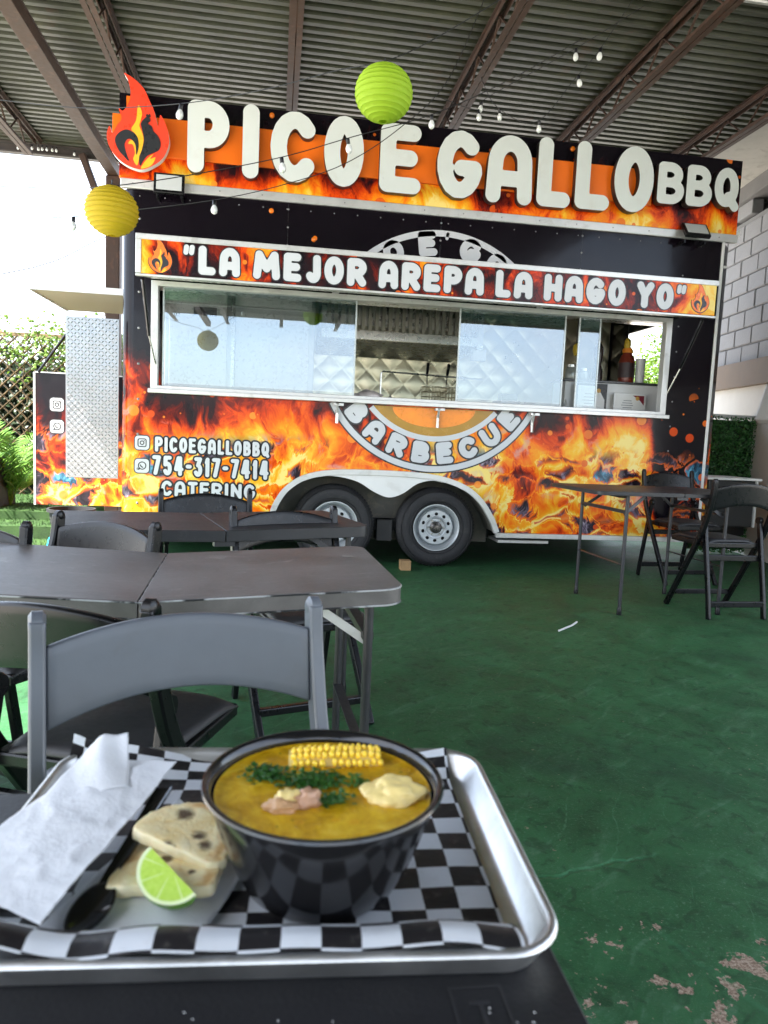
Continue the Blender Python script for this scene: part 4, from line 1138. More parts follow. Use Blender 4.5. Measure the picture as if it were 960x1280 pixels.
# ------------------------------------------------------------------ string lights
BULB = pbr('bulb_glass', (.72, .74, .72), .08, .0, var=.05, spec=.9, coat=.6)
def bulb_meshes():
    a = MB().lathe([(.004, 0), (.013, -.004), (.014, -.035), (.011, -.04)], 10).mesh('socket', BLACKP, 40)
    b = MB().lathe([(.010, -.038), (.019, -.052), (.0235, -.072), (.019, -.09), (.008, -.10), (0, -.101)], 14).mesh('bulb', BULB, 50)
    return a, b
BS, BB = bulb_meshes()
def strand(pts, bulbs, lab, r_=.0025, scale=.82):
    P = spline(pts, 8, False)
    r = empty('string_light', pts[0])
    q = [Vector(p) - Vector(pts[0]) for p in P]
    MB().tube(q, r_, 6).build('cable', WIRE, r, 50)
    for t in bulbs:
        i = min(int(t * (len(q) - 1)), len(q) - 2); f = t * (len(q) - 1) - i
        p = q[i].lerp(q[i + 1], f)
        s_ = bpy.data.objects.new('socket', BS); COL.objects.link(s_); s_.parent = r; s_.location = p; s_.scale = (scale,) * 3
        b_ = bpy.data.objects.new('bulb', BB); COL.objects.link(b_); b_.parent = s_
        s_.rotation_euler = (random.uniform(-.2, .2), random.uniform(-.2, .2), 0)
    tag(r, lab, 'string light', 'strings of lights under the roof')
strand([(-2.6, 5.4, 2.66), (-1.933, 4.8, 2.487), (-1.528, 4.4, 2.391), (-1.163, 4.0, 2.289), (-.905, 3.8, 2.25), (-.792, 3.7, 2.235), (-.49, 3.9, 2.376), (-.019, 4.15, 2.6), (.366, 4.3, 2.799), (.888, 4.5, 3.066), (1.417, 4.7, 3.417), (1.95, 4.9, 3.82)],
       (.638, .725, .815), 'black string of clear bulbs that holds the mustard yellow lantern')
strand([(-2.6, 4.7, 2.30), (-1.855, 4.6, 2.254), (-1.599, 4.6, 2.272), (-1.172, 4.5, 2.29), (-.804, 4.4, 2.332), (-.379, 4.35, 2.407), (-.016, 4.3, 2.502), (.34, 4.3, 2.653), (.652, 4.3, 2.881), (.939, 4.4, 3.218), (1.20, 4.6, 3.85)],
       (.30, .50), 'black string of clear bulbs sagging just below the mustard lantern string')
strand([(-2.6, 5.6, 3.4), (-2.085, 5.2, 3.156), (-1.731, 5.0, 3.075), (-1.141, 4.6, 2.924), (-.541, 4.1, 2.80), (-.102, 3.7, 2.741), (.216, 3.35, 2.70), (.409, 3.2, 2.69), (.606, 3.2, 2.797), (.942, 3.2, 3.03), (1.6, 3.2, 3.5), (2.2, 3.2, 3.84)],
       (.16, .365), 'black string of clear bulbs that holds the lime green lantern')
strand([(1.08, 5.35, 3.55), (1.347, 5.3, 3.47), (1.42, 5.3, 3.56), (1.944, 5.0, 3.808), (2.32, 4.8, 4.02)], (.28, .47, .75), 'short string of bulbs climbing to the roof above the letter G')
strand([(1.442, 5.6, 3.85), (1.55, 5.5, 3.6), (1.79, 5.3, 3.43), (1.953, 5.0, 3.613), (2.036, 4.8, 3.721), (2.2, 4.6, 4.02)], (.22, .42, .62, .80), 'short looping string of bulbs under the roof above the letters LL')
o = MB().tube(spline([(-6.5, 8.0, 1.9), (-3.065, 8.8, 2.725), (-2.186, 10.0, 3.518), (-1.2, 11.5, 4.4)], 6, False), .006, 6).build('service_cable', WIRE, None, 50)
tag(o, 'thin overhead cable slanting across the open sky by the column', 'cable')
strand([(-3.4, 8.5, 4.03), (-2.916, 8.5, 4.02), (-2.6, 8.5, 4.03), (-2.374, 8.5, 4.03), (-2.0, 8.5, 3.99)], (.15, .35, .4, .47, .53, .58, .63, .7, .74, .86), 'row of tiny bulbs strung along the dark roof edge girder', .003, .55)

# ------------------------------------------------------------------ lattice fence, vine, palm, planter
LAT = pbr('lattice_timber', (.22, .15, .08), .75, var=.3, vs=9, bump=.3, bs=50, dirt=((.16, .10, .06), .4))
fence = empty('lattice_fence', (-3.4, 9.35, 0))
FW0, FW1, FH = -2.2, 2.0, 2.12
def slat(x, sgn, y):
    pts = []
    # clip the 45 degree line to the panel
    for t in np.linspace(0, FH, 60):
        xx = x + sgn * t
        if FW0 <= xx <= FW1: pts.append((xx, t))
    if len(pts) > 3:
        MB().bar((pts[0][0], y, pts[0][1]), (pts[-1][0], y, pts[-1][1]), .010, .046, (0, 1, 0)).build('slat', LAT, fence)
sp_ = .135
for k in range(-18, 34): slat(FW0 + k * sp_, 1, 0.0)
for k in range(0, 50): slat(FW0 + k * sp_, -1, .012)
MB().box(FW0, FW1, -.02, .03, FH, FH + .05).build('top_rail', LAT, fence, bev=.004)
for px in (FW0, -.3, FW1): MB().box(px - .045, px + .045, -.03, .06, 0, FH).build('post', LAT, fence, bev=.005)
tag(fence, 'brown diagonal timber lattice fence overgrown with vine', 'fence')
VINE = leaf_mat('vine_leaves', (.04, .10, .008), (.11, .21, .018), (.24, .32, .045), .5, .4)
r = empty('climbing_vine', (-3.4, 9.3, 0)); lv = MB(); st = MB(); rnd = random.Random(21)
def leaf(mb, p, d, nrm, L, w):
    sd_ = d.cross(nrm).normalized()
    mb.add([p, p + d * L * .35 + sd_ * w, p + d * L, p + d * L * .35 - sd_ * w, p + d * L * .5 + nrm * L * .12], [(0, 1, 4), (1, 2, 4), (2, 3, 4), (3, 0, 4)])
for k in range(25):
    x = rnd.uniform(-2.0, 1.9); z0 = rnd.uniform(.1, 1.5); p = Vector((x, rnd.uniform(-.06, .02), z0)); pts = [p.copy()]
    top = rnd.uniform(2.05, 2.4) if rnd.random() < .85 else rnd.uniform(2.45, 2.8)
    while p.z < top:
        p = p + Vector((rnd.uniform(-.10, .10), rnd.uniform(-.03, .03), .10)); p.y = max(-.12, min(.14, p.y)); pts.append(p.copy())
    st.tube(pts, .006, 5)
    for q in pts:
        for _ in range(15 if 1.9 < q.z < 2.3 else (4 if q.z > 2.3 else (4 if q.z > 1.6 else (1 if rnd.random() < .4 else 0)))):
            c = q + Vector((rnd.gauss(0, .10), rnd.gauss(-.03, .07), rnd.gauss(0, .07)))
            d = Vector((rnd.uniform(-1, 1), rnd.uniform(-1, .3), rnd.uniform(-1, .4))).normalized()
            nr = Vector((rnd.uniform(-.5, .5), -1, rnd.uniform(0, 1))).normalized()
            leaf(lv, c, d, nr, rnd.uniform(.04, .07), rnd.uniform(.016, .027))
tag(lv.build('leaves', VINE, r), kind='stuff'); st.build('stem', pbr('vine_stem', (.10, .07, .03), .8), r)
tag(r, 'yellow green leafy vine climbing over the top of the lattice fence', 'vine')
hb = MB(); rnd = random.Random(33)
for i in range(9000):
    p = Vector((rnd.uniform(-2.6, 2.2), rnd.uniform(.0, .5), max(.02, rnd.betavariate(1.2, 1.1) * (1.95 + .25 * math.sin(3.1 * i)))))
    d = Vector((rnd.uniform(-1, 1), rnd.uniform(-1, .4), rnd.uniform(-1, .5))).normalized()
    leaf(hb, p, d, Vector((rnd.uniform(-.6, .6), -1, rnd.uniform(0, .9))).normalized(), rnd.uniform(.07, .12), rnd.uniform(.025, .045))
r = empty('garden_hedge', (-3.4, 9.75, 0))
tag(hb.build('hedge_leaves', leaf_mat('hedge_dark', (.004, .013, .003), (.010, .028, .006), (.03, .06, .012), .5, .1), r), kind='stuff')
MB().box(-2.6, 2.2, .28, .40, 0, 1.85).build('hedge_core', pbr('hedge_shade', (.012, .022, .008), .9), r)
tag(r, 'dark leafy hedge growing close behind the lattice fence', 'hedge')
PALM = leaf_mat('palm_leaf', (.035, .11, .01), (.11, .25, .03), (.27, .40, .08), .42, .3)
pr2 = empty('palm_plant', (-2.72, 8.05, .24)); rnd = random.Random(4)
for k in range(12):
    az = rnd.uniform(0, 6.28); ln = rnd.uniform(.75, 1.15); lean = rnd.uniform(.35, .85); fr = MB(); P = []
    for i in range(13):
        t = i / 12; rr = lean * ln * t * (.5 + .6 * t); P.append(Vector((math.cos(az) * rr, math.sin(az) * rr, ln * (1.05 * t - .55 * lean * t * t * t))))
    fr.tube(P, [.008 * (1 - .8 * i / 12) for i in range(13)], 5)
    for i in range(2, 13):
        for s_ in (-1, 1):
            for h_ in (0, .5):
                if i == 12 and h_: continue
                p = P[i].lerp(P[min(i + 1, 12)], h_); tn = (P[min(i + 1, 12)] - P[i - 1]).normalized()
                sdv = tn.cross(Vector((0, 0, 1))).normalized() * s_
                d = (sdv * .75 + tn * .65 + Vector((0, 0, .12 - .3 * rnd.random()))).normalized()
                leaf(fr, p, d, Vector((0, 0, 1)), rnd.uniform(.20, .28) * (1.1 - .5 * i / 12), .0085)
    fr.build('frond', PALM, pr2)
tag(pr2, 'bright green feathery palm plant in front of the lattice fence', 'palm')
r = empty('box_planter', (-3.03, 7.95, .24))
MB().box(-.30, .30, -.28, .28, 0, .50).build('planter_box', pbr('planter_black', (.02, .022, .025), .55, var=.2), r, bev=.012)
MB().box(-.31, .31, -.29, .29, .501, .53).build('planter_rim', pbr('planter_black', (.02, .022, .025), .55), r, bev=.006)
tag(r, 'black square planter box on the upper turf step', 'planter')

def tree(name, loc, h, cr, seed, lab, nleaf=5200):
    r = empty(name, loc); rnd = random.Random(seed); tr_ = MB(); lv = MB()
    P = [Vector((0, 0, 0)), Vector((.06, .03, h * .25)), Vector((-.04, .05, h * .5)), Vector((.03, 0, h * .72))]
    tr_.tube(P, [.13, .11, .085, .05], 8)
    tips = []
    for k in range(15):
        a_ = rnd.uniform(0, 6.28); b0 = P[1].lerp(P[3], rnd.random()); e = b0 + Vector((math.cos(a_) * cr * rnd.uniform(.4, .95), math.sin(a_) * cr * rnd.uniform(.4, .95), rnd.uniform(.1, .4) * h))
        md = b0.lerp(e, .5) + Vector((0, 0, .12)); tr_.tube([b0, md, e], [.04, .025, .01], 5); tips += [md, e, md.lerp(e, .5)]
    for i in range(nleaf):
        c = rnd.choice(tips) + Vector((rnd.gauss(0, .26), rnd.gauss(0, .26), rnd.gauss(0, .2)))
        leaf(lv, c, Vector((rnd.uniform(-1, 1), rnd.uniform(-1, 1), rnd.uniform(-.8, .3))).normalized(), Vector((rnd.uniform(-.5, .5), rnd.uniform(-.5, .5), 1)).normalized(), rnd.uniform(.08, .13), rnd.uniform(.025, .04))
    tr_.build('trunk', pbr('bark', (.12, .085, .055), .85, var=.3, vs=12, bump=.5), r, 50)
    tag(lv.build('crown', VINE, r), kind='stuff')
    tag(r, lab, 'tree')
tree('yard_tree', (7.3, 13.2, 0), 3.6, 1.6, 12, 'leafy tree behind the block wall seen through the trailer end opening')

# low pale building across the lot, behind the seats (shows in the window reflection)
r = empty('low_building', (0, -19, 0))
MB().box(-17, 15, -4, 0, 0, 2.75).build('wall', pbr('cream_stucco', (.55, .52, .46), .85, var=.1, vs=.6, bump=.3, bs=20), r)
MB().box(-17.3, 15.3, -4.3, .35, 2.75, 2.95).build('roof_slab', WHITEP, r, bev=.02)
for k in range(6):
    f = MB().box(-14 + k * 4.6, -12.6 + k * 4.6, .002, .05, .9, 2.1).build('window', WHITEP, r, bev=.01)
    MB().box(-13.93 + k * 4.6, -12.67 + k * 4.6, .051, .055, .97, 2.03).build('pane', pbr('dark_pane', (.04, .05, .06), .1), f)
tag(r, 'low cream building across the lot reflected in the serving window', 'building')

# ------------------------------------------------------------------ folding chairs
def make_chair(W=.47, H=.80, BLACKP=BLACKP):
    r = empty('folding_chair', (0, 0, 0)); k = H / .80
    def yz(P, w): return offs(P, w) + list(reversed(offs(P, -w)))
    def prof(P, w0):
        A = spline(P, 5, False); return yz(A, w0)
    sw = lambda x0: (lambda p: Vector((x0 + p.y, p.x, p.z)))
    rail = [(-.250, .800 * k), (-.232, .70 * k), (-.165, .52 * k), (.02, .25 * k), (.20, 0)]
    for s_ in (-1, 1):
        x = s_ * (W / 2 - .014)
        o = MB().prism([prof(rail, .020)], -.013, .013, tr=sw(x)).build('side_rail', BLACKP, r, 30, bev=.005)
        MB().lathe([(0, -.0135), (.012, -.0135), (.019, -.008), (.019, .008), (.012, .0135), (0, .0135)], 14, (x, -.250, .797 * k), 'x').build('rail_cap', BLACKP, o, 50)
        MB().prism([prof([(-.135, .57 * k), (-.17, .42 * k), (-.235, .15 * k), (-.265, 0)], .019)], -.011, .011, tr=sw(s_ * (W / 2 - .042))).build('rear_leg', BLACKP, r, 30, bev=.005)
        MB().lathe([(0, -.014), (.024, -.014), (.028, -.006), (.028, .006), (.024, .014), (0, .014)], 18, (s_ * (W / 2 - .042), -.135, .57 * k), 'x').build('pivot', BLACKP, r, 50)
    def back(u, v):
        x = (u - .5) * (W - .05); a_ = 1 - (2 * u - 1) ** 2
        zt = (.758 + .034 * a_) * k; zb = (.624 + .040 * a_) * k
        z = zb + (zt - zb) * v
        return (x, -.232 - (z / k - .70) * .16 - .028 * a_, z)
    b = MB().grid(26, 6, back).build('backrest', BLACKP, r, 60, thick=.020, bev=.005)
    def seat(u, v):
        e = 2 * u - 1; f = 2 * v - 1; rr = max(0, (abs(e) ** 6 + abs(f) ** 6)) ** (1 / 6.)
        return ((u - .5) * (W - .10) * (1 - .10 * (1 - v)), -.15 + .40 * v, (.452 - .012 * (1 - f * f) * 0 + .010 * (1 - rr)) * k - .012 * max(0, rr - .9) * 10)
    MB().grid(20, 20, seat).build('seat', pbr('seat_vinyl', (.022, .022, .024), .5, var=.2, vs=12, bump=.15, bs=160), r, 60, thick=.012)
    MB().prism([rect(-W / 2 + .05, W / 2 - .05, -.155, .255), rect(-W / 2 + .085, W / 2 - .085, -.12, .22)], -.437 * k, -.405 * k, tr=lambda p: Vector((p.x, p.z, -p.y))).build('seat_frame', BLACKP, r, bev=.006)
    MB().box(-W / 2 + .02, W / 2 - .02, .135, .165, .075 * k, .105 * k).build('front_stretcher', BLACKP, r, bev=.005)
    MB().box(-W / 2 + .05, W / 2 - .05, -.262, -.238, .07 * k, .105 * k).build('rear_stretcher', BLACKP, r, bev=.005)
    MB().box(-W / 2 + .05, W / 2 - .05, -.178, -.158, .33 * k, .365 * k).build('rear_stretcher', BLACKP, r, bev=.005)
    return r
CH = make_chair()
CHT = make_chair(.50, .93)
CHF = make_chair(.50, .80, pbr('sky_sheen_resin', (.10, .11, .128), .40, var=.16, vs=5, bump=.10, bs=420, rv=.08, spec=.6, dirt=((.09, .095, .10), .4)))  # grey-blue base colour stands in for sky sheen on this one chair
used = set()
def chair(src, x, y, deg, lab):
    o = src if src.name not in used else copy_tree(src)
    used.add(src.name)
    o.location = (x, y, 0); o.rotation_euler = (0, 0, RAD(deg))
    tag(o, lab, 'chair', 'black resin folding chairs at the tables')
chair(CHF, -.078, 1.045, 196, 'black folding chair coloured paler for sky sheen facing the table that holds the soup tray')
chair(CH, -.335, 1.63, -20, 'black folding chair with padded seat pulled up to the worn table with chipped white edges')
chair(CH, -.70, 2.34, 146, 'black folding chair turned askew at the corner of the worn table')
chair(CH, .125, 2.83, 198, 'black folding chair standing between the worn table and the trailer wheel')
chair(CH, -.31, 3.56, 188, 'black folding chair backed against the word CATERING')
chair(CH, -1.02, 2.16, 168, 'black folding chair at the end of the worn table by the turf')
chair(CHT, 3.45, 5.72, 184, 'black folding chair backed against the flames at the trailer nose')
chair(CHT, 3.10, 4.66, 2, 'black folding chair turned towards the trailer in front of the slim legged table')

# ------------------------------------------------------------------ folding tables
def top_mat(name, c0, c1, dust):
    a = MT(name); p = a.obj(); x, y, z = a.xyz(p)
    n = a.noise(p, 3.2, 6, .5, .6); f = a.noise(p, 70, 4, .3, .65)
    s_ = a.noise(a.vec(x * 6, y * 46, 0.0), 1, 4, .5, .6)
    c = a.mix(n.sm(.35, .7), c0, c1)
    c = a.mix((s_.sm(.58, .72) * f.sm(.4, .6) * .5 + a.noise(p, 9, 6, .6, .68).sm(.60, .72) * .35), c, dust)
    a.put('Base Color', c); a.put('Roughness', n * .25 + f * .15 + .24); a.put('Specular IOR Level', .5)
    a.bump(a.noise(p, 230, 3) + f * .6, .35, .0012)
    return a.mat
TOPB = top_mat('black_table_plastic', (.014, .014, .016), (.02, .02, .022), (.07, .07, .07))
TOPW = top_mat('worn_table_sky_sheen', (.095, .086, .080), (.165, .150, .140), (.34, .32, .30))  # scratched top; base colour lightened to stand in for reflected sky
def wear_mat():
    a = MT('worn_edge'); p = a.obj(); n = a.noise(p, 9, 4, .3, .6)
    a.put('Base Color', a.mix(n.sm(.44, .56), (.02, .02, .022), (.42, .42, .42))); a.put('Roughness', .6)
    return a.mat
WEAR = wear_mat()
def rloop(x0, x1, y0, y1, rad, n=6, corners=(1, 1, 1, 1)):
    out = []
    for (cx, cy, a0), on in zip(((x1 - rad, y0 + rad, -90), (x1 - rad, y1 - rad, 0), (x0 + rad, y1 - rad, 90), (x0 + rad, y0 + rad, 180)), corners):
        if on: out += [(cx + rad * math.cos(RAD(a0 + 90 * k / n)), cy + rad * math.sin(RAD(a0 + 90 * k / n))) for k in range(n + 1)]
        else: out.append((cx + (rad if a0 in (-90, 0) else -rad), cy + (-rad if a0 in (-90, 180) else rad)))
    return out
def make_table(half, dep, H, sag, topm, wear=False, thin=False, worn_lab=None):
    r = empty('folding_table', (0, 0, 0)); th = .026 if thin else .045
    zof = lambda x: -sag * (1 - abs(x) / half)
    for s_ in (-1, 1):
        L = rloop(.0015, half, -dep / 2, dep / 2, .055, 6, (1, 1, 0, 0))
        if s_ < 0: L = [(-x, y) for x, y in L][::-1]
        f = lambda p: Vector((p.x, p.z, p.y + H + zof(p.x)))
        o = MB().prism([L], -th, 0, tr=f).build('top_panel', topm, r, 40, bev=.007)
        if wear:
            for zz, q in ((-.004, 0), (-th + .003, 0)):
                pts = [(x * 1.0005, y * 1.0008, H + zz + zof(x)) for x, y in L]
                MB().tube(pts, .0022, 5, closed=True).build('worn_edge', WEAR, o, 50)
        lg = MB(); xl = half - (.24 if thin else .075); yy = dep / 2 - .07
        for t in (-1, 1):
            lg.tube([(s_ * xl, t * yy, H - th - .002 + zof(xl)), (s_ * (xl + .0), t * yy, .02)], .0125, 10)
        lg.tube([(s_ * xl, -yy, H - th - .012), (s_ * xl, yy, H - th - .012)], .0125, 8)
        leg = lg.build('leg_frame', STEELB, r, 50)
        for zb, hb in ((.30 * H / .74, .004), (H - .14, .02)): MB().bar((s_ * xl, -yy, zb), (s_ * xl, yy, zb), .028, hb).build('cross_brace', STEELB, leg)
        for t in (-1, 1): MB().lathe([(.0, 0), (.017, 0), (.017, .035), (.0135, .05)], 10, (s_ * xl, t * yy, 0)).build('rubber_foot', BLACKP, leg, 40)
        for t in (-1, 1): MB().bar((s_ * xl, t * yy * .9, H - .16), (s_ * (xl - .16), t * yy * .8, H - th - .01), .022, .006, (0, 1, 0)).build('fold_brace', ALU if wear else STEELB, leg)
    MB().box(-.04, .04, -dep / 2 + .02, -dep / 2 + .06, H - sag - th - .02, H - sag - th - .001).build('centre_hinge', STEELB, r)
    return r
T = make_table(.61, .66, .74, 0, TOPB); T.location = (-.393, .43, 0); T.rotation_euler = (0, 0, RAD(-1.0))
tag(T, 'black folding table under the metal tray of soup', 'table', 'folding tables in the yard')
em = MB()
for k, (x0, x1, y0, y1) in enumerate(((.522, .560, .033, .035), (.522, .560, -.012, -.010), (.522, .524, -.010, .033), (.558, .560, -.010, .033), (.534, .548, .018, .021), (.540, .543, -.002, .018))):
    em.box(x0, x1, y0, y1, .7402, .7407)
em.build('moulded_mark', pbr('mould_mark', (.035, .035, .037), .35), T)
T = make_table(.625, .67, .757, .034, TOPW, True); T.location = (-.315, 2.025, 0); T.rotation_euler = (0, 0, RAD(2.5))
tag(T, 'folding table with a worn top coloured paler for sky sheen and chipped white edges', 'table', 'folding tables in the yard')
MB().box(.53, .56, .10, .12, .7585, .7592).build('drain_mark', pbr('scuff', (.25, .23, .2), .6, var=.5, vs=60), T)
T = make_table(.61, .62, .745, .012, TOPB); T.location = (-.26, 3.15, 0); T.rotation_euler = (0, 0, RAD(15))
tag(T, 'grey black folding table between the worn table and the trailer', 'table', 'folding tables in the yard')
T = make_table(.61, .80, .835, 0, TOPB, False, True); T.location = (2.68, 4.85, 0); T.rotation_euler = (0, 0, RAD(2))
tag(T, 'tall slim black table on thin tube legs in front of the flames', 'table', 'folding tables in the yard')

# ------------------------------------------------------------------ tray, paper, food
TRX, TRY, TRZ, TRA = .002, .627, .7405, RAD(-3.2)
tray = empty('sheet_pan', (TRX, TRY, TRZ), TRA)
TW, TD = .452, .335
def loops_mesh(mb, L, cap=True):
    n = len(L[0]); vs = [p for l in L for p in l]; fs = []
    for i in range(len(L) - 1):
        for k in range(n): fs.append((i * n + k, i * n + (k + 1) % n, (i + 1) * n + (k + 1) % n, (i + 1) * n + k))
    if cap: fs.append(tuple(range((len(L) - 1) * n, len(L) * n)))
    return mb.add(vs, fs)
def rr(ins, z, rad): return [(x, y, z) for x, y in rloop(-TW / 2 + ins, TW / 2 - ins, -TD / 2 + ins, TD / 2 - ins, max(rad - ins, .008), 8)]
def pan_mat():
    a = MT('sheet_pan_aluminium'); p = a.obj(); x, y, z = a.xyz(p)
    n = a.noise(p, 14, 5, .5, .6); s_ = a.noise(a.vec(x * 30, y * 400, z * 60), 1, 3)
    a.put('Base Color', a.ramp(n, [(.3, (.48, .48, .47)), (.7, (.72, .72, .71))])); a.put('Metallic', .92)
    a.put('Roughness', n * .22 + s_ * .12 + .20); a.bump(s_ + a.noise(p, 60, 3), .12, .001)
    return a.mat
PAN = pan_mat()
loops_mesh(MB(), [rr(.016, .0, .045), rr(.014, .002, .045), rr(.003, .021, .045), rr(.0, .0235, .045), rr(.0012, .0265, .045), rr(.004, .0275, .045), rr(.0065, .0262, .045), rr(.0085, .0235, .045), rr(.018, .005, .045), rr(.023, .0025, .045)]).build('pan_body', PAN, tray, 50)
tag(tray, 'dull aluminium sheet pan lined with checkered paper on the black table', 'tray')

def paper_check():
    a = MT('checkered_deli_paper'); uv = a.uv(); p = a.pos()
    ck = a.node('ShaderNodeTexChecker'); ck.inputs['Scale'].default_value = 1.0
    wv = a.noise(uv, .6, 3, 0, .5, True); w = a.xyz(wv); u, v, _ = a.xyz(uv)
    a.t.links.new(a.vec(u + (w[0] - .5) * .10, v + (w[1] - .5) * .10, .5).k, ck.inputs[0])
    ck.inputs[1].default_value = (.80, .83, .86, 1); ck.inputs[2].default_value = (.018, .016, .017, 1)
    c = a.mix(a.noise(p, 90, 3).sm(.55, .75) * .12, S(a.t, ck.outputs[0]), (.45, .42, .36))
    a.put('Base Color', c); a.put('Roughness', .42); a.bump(a.noise(p, 45, 4), .35, .004)
    t = a.node('ShaderNodeBsdfTranslucent'); a.t.links.new(c.k, t.inputs[0])
    ms = a.node('ShaderNodeMixShader'); ms.inputs[0].default_value = .22
    a.t.links.new(a.b.outputs[0], ms.inputs[1]); a.t.links.new(t.outputs[0], ms.inputs[2]); a.t.links.new(ms.outputs[0], a.out.inputs[0])
    return a.mat
SQ = .0282
def liner(u, v):
    x = -.218 + .410 * u; s_ = -.176 + .39 * v
    z = .0050; y = s_
    f = -.106
    if s_ < f:                                   # front flap climbs the wall and lies over the rim
        q = min((f - s_) / .068, 1.0); e = (1 - u) ** 1.3
        rise = .026 + .010 * e * (.6 + .4 * math.sin(16 * u + .6)) + .002 * math.sin(23 * u)
        y = f - .058 * q + .003 * math.sin(9 * u + 1) * q; z = .005 + rise * math.sin(min(q * 1.25, 1.0) * math.pi / 2) - max(0, q - .82) * .02
    b = .125
    if s_ > b:                                   # back edge stands up, highest at the far corners
        q = min((s_ - b) / .075, 1.2); e = max(0, 1 - u * 2.3) + .75 * max(0, (u - .72) / .28)
        y = b + .040 * q * (1 - .25 * q) ; z = .005 + (.012 + .011 * e + .003 * math.sin(13 * u)) * q ** 1.3
    l = .06
    if u < l: z += (l - u) / l * .012
    return (x, y, z + .0012 * math.sin(17 * u + 3 * v) * math.sin(11 * v + 1))
o = MB().grid(90, 80, liner, 0, lambda u, v: ((-.218 + .410 * u) / SQ + 40.3, (-.176 + .39 * v) / SQ + 40.1)).build('paper_liner', paper_check(), None, 80, base=False)
o.location = (TRX, TRY, TRZ); o.rotation_euler = (0, 0, TRA)
tag(o, 'black and white checkered paper liner in the sheet pan', 'paper liner')

def napkin_mat():
    a = MT('paper_napkin'); p = a.obj(); n = a.noise(p, 320, 3); m_ = a.noise(p, 16, 4, .6)
    a.put('Base Color', a.mix(m_ * .35, (.90, .91, .92), (.82, .84, .87))); a.put('Roughness', .85); a.bump(n + m_ * 2.0, .35, .002)
    t = a.node('ShaderNodeBsdfTranslucent'); t.inputs[0].default_value = (.8, .83, .86, 1)
    ms = a.node('ShaderNodeMixShader'); ms.inputs[0].default_value = .25
    a.t.links.new(a.b.outputs[0], ms.inputs[1]); a.t.links.new(t.outputs[0], ms.inputs[2]); a.t.links.new(ms.outputs[0], a.out.inputs[0])
    return a.mat
NAP = napkin_mat()
def quad(A, B, C, D, fz, crump=.0):
    A, B, C, D = map(Vector, (A, B, C, D))
    def f(u, v):
        p = A.lerp(B, u).lerp(D.lerp(C, u), v); p.z += fz(u, v)
        q = Vector((p.x * 26, p.y * 26, A.z * 90)); p.z += crump * ((1 - 2.2 * abs(mnoise.noise(q))) + .5 * (1 - 2.2 * abs(mnoise.noise(q * 2.3))))
        p.x += crump * .8 * mnoise.noise(q * .8 + Vector((5, 0, 0))); return tuple(p)
    return f
o = MB().grid(90, 80, quad((-.152, .500, .7675), (-.088, .712, .786), (-.168, .738, .786), (-.250, .575, .766),
    lambda u, v: .007 * math.sin(3.1 * u) * math.sin(3.1 * v) + .0022 * math.sin(7 * u + 5 * v) + .004 * (1 - v) ** 6, .0013)).build('paper_napkin', NAP, None, 60, thick=.0006)
tag(o, 'large wrinkled white paper napkin draped over the pan rim', 'napkin')
o = MB().grid(24, 20, quad((-.205, .640, .775), (-.125, .668, .786), (-.140, .742, .806), (-.175, .735, .800),
    lambda u, v: .005 * math.sin(3.1 * u) + .002 * math.sin(9 * u + 5 * v), .0012)).build('paper_napkin', NAP, None, 60, thick=.0006)
tag(o, 'folded second napkin sticking up behind the large wrinkled one', 'napkin')
o = MB().grid(30, 26, quad((-.165, .512, .7530), (-.045, .508, .7495), (-.014, .590, .7500), (-.085, .705, .7540),
    lambda u, v: .0012 * math.sin(9 * u + 4 * v) * math.sin(5 * v) + .0008, .0008)).build('deli_tissue', NAP, None, 60, thick=.0005)
tag(o, 'flat white tissue sheet under the grilled arepa pieces', 'tissue')

def arepa_mat():
    a = MT('grilled_arepa'); p = a.obj(); w = a.pos(); x, y, z = a.xyz(w)
    n = a.noise(p, 55, 5, .6, .65); m_ = a.noise(p, 24, 4, .8); fine = a.noise(p, 300, 3)
    c = a.ramp(n + (fine - .5) * .25, [(.3, (.84, .62, .25)), (.5, (.91, .75, .40)), (.75, (.95, .85, .56))])
    nz_ = S(a.t, a.node('ShaderNodeNewGeometry').outputs['Normal']); upn = a.xyz(nz_)[2].sm(.5, .9)
    c = a.mix(m_.sm(.50, .68) * upn * .75, c, (.58, .27, .05)); c = a.mix((1.0 - upn) * .6, c, (.95, .85, .58))
    sp = None
    for cx, cy, rd in ((-.055, .604, .0085), (-.048, .592, .0095), (-.080, .588, .008), (-.083, .573, .0095), (-.070, .634, .012), (-.057, .568, .006)):
        dx, dy = x - cx, y - cy
        d = 1.0 - (((dx * dx + dy * dy) ** .5) + (n - .5) * .018).sm(rd * .35, rd)
        sp = d if sp is None else sp.max(d)
    c = a.mix(sp * upn * .93, c, (.045, .014, .005))
    a.put('Base Color', c); a.put('Roughness', .6); a.bump(n + fine * .4, .6, .003)
    a.put('Subsurface Weight', .15); a.put('Subsurface Radius', (.01, .006, .003)); a.put('Subsurface Scale', .3)
    return a.mat
ARE = arepa_mat()
def flat(z0, tilt, piv):
    R = rx(tilt[0]) @ ry(tilt[1]); pv = Vector(piv)
    return lambda p: R @ (Vector((p.x, p.z, p.y + z0)) - pv) + pv
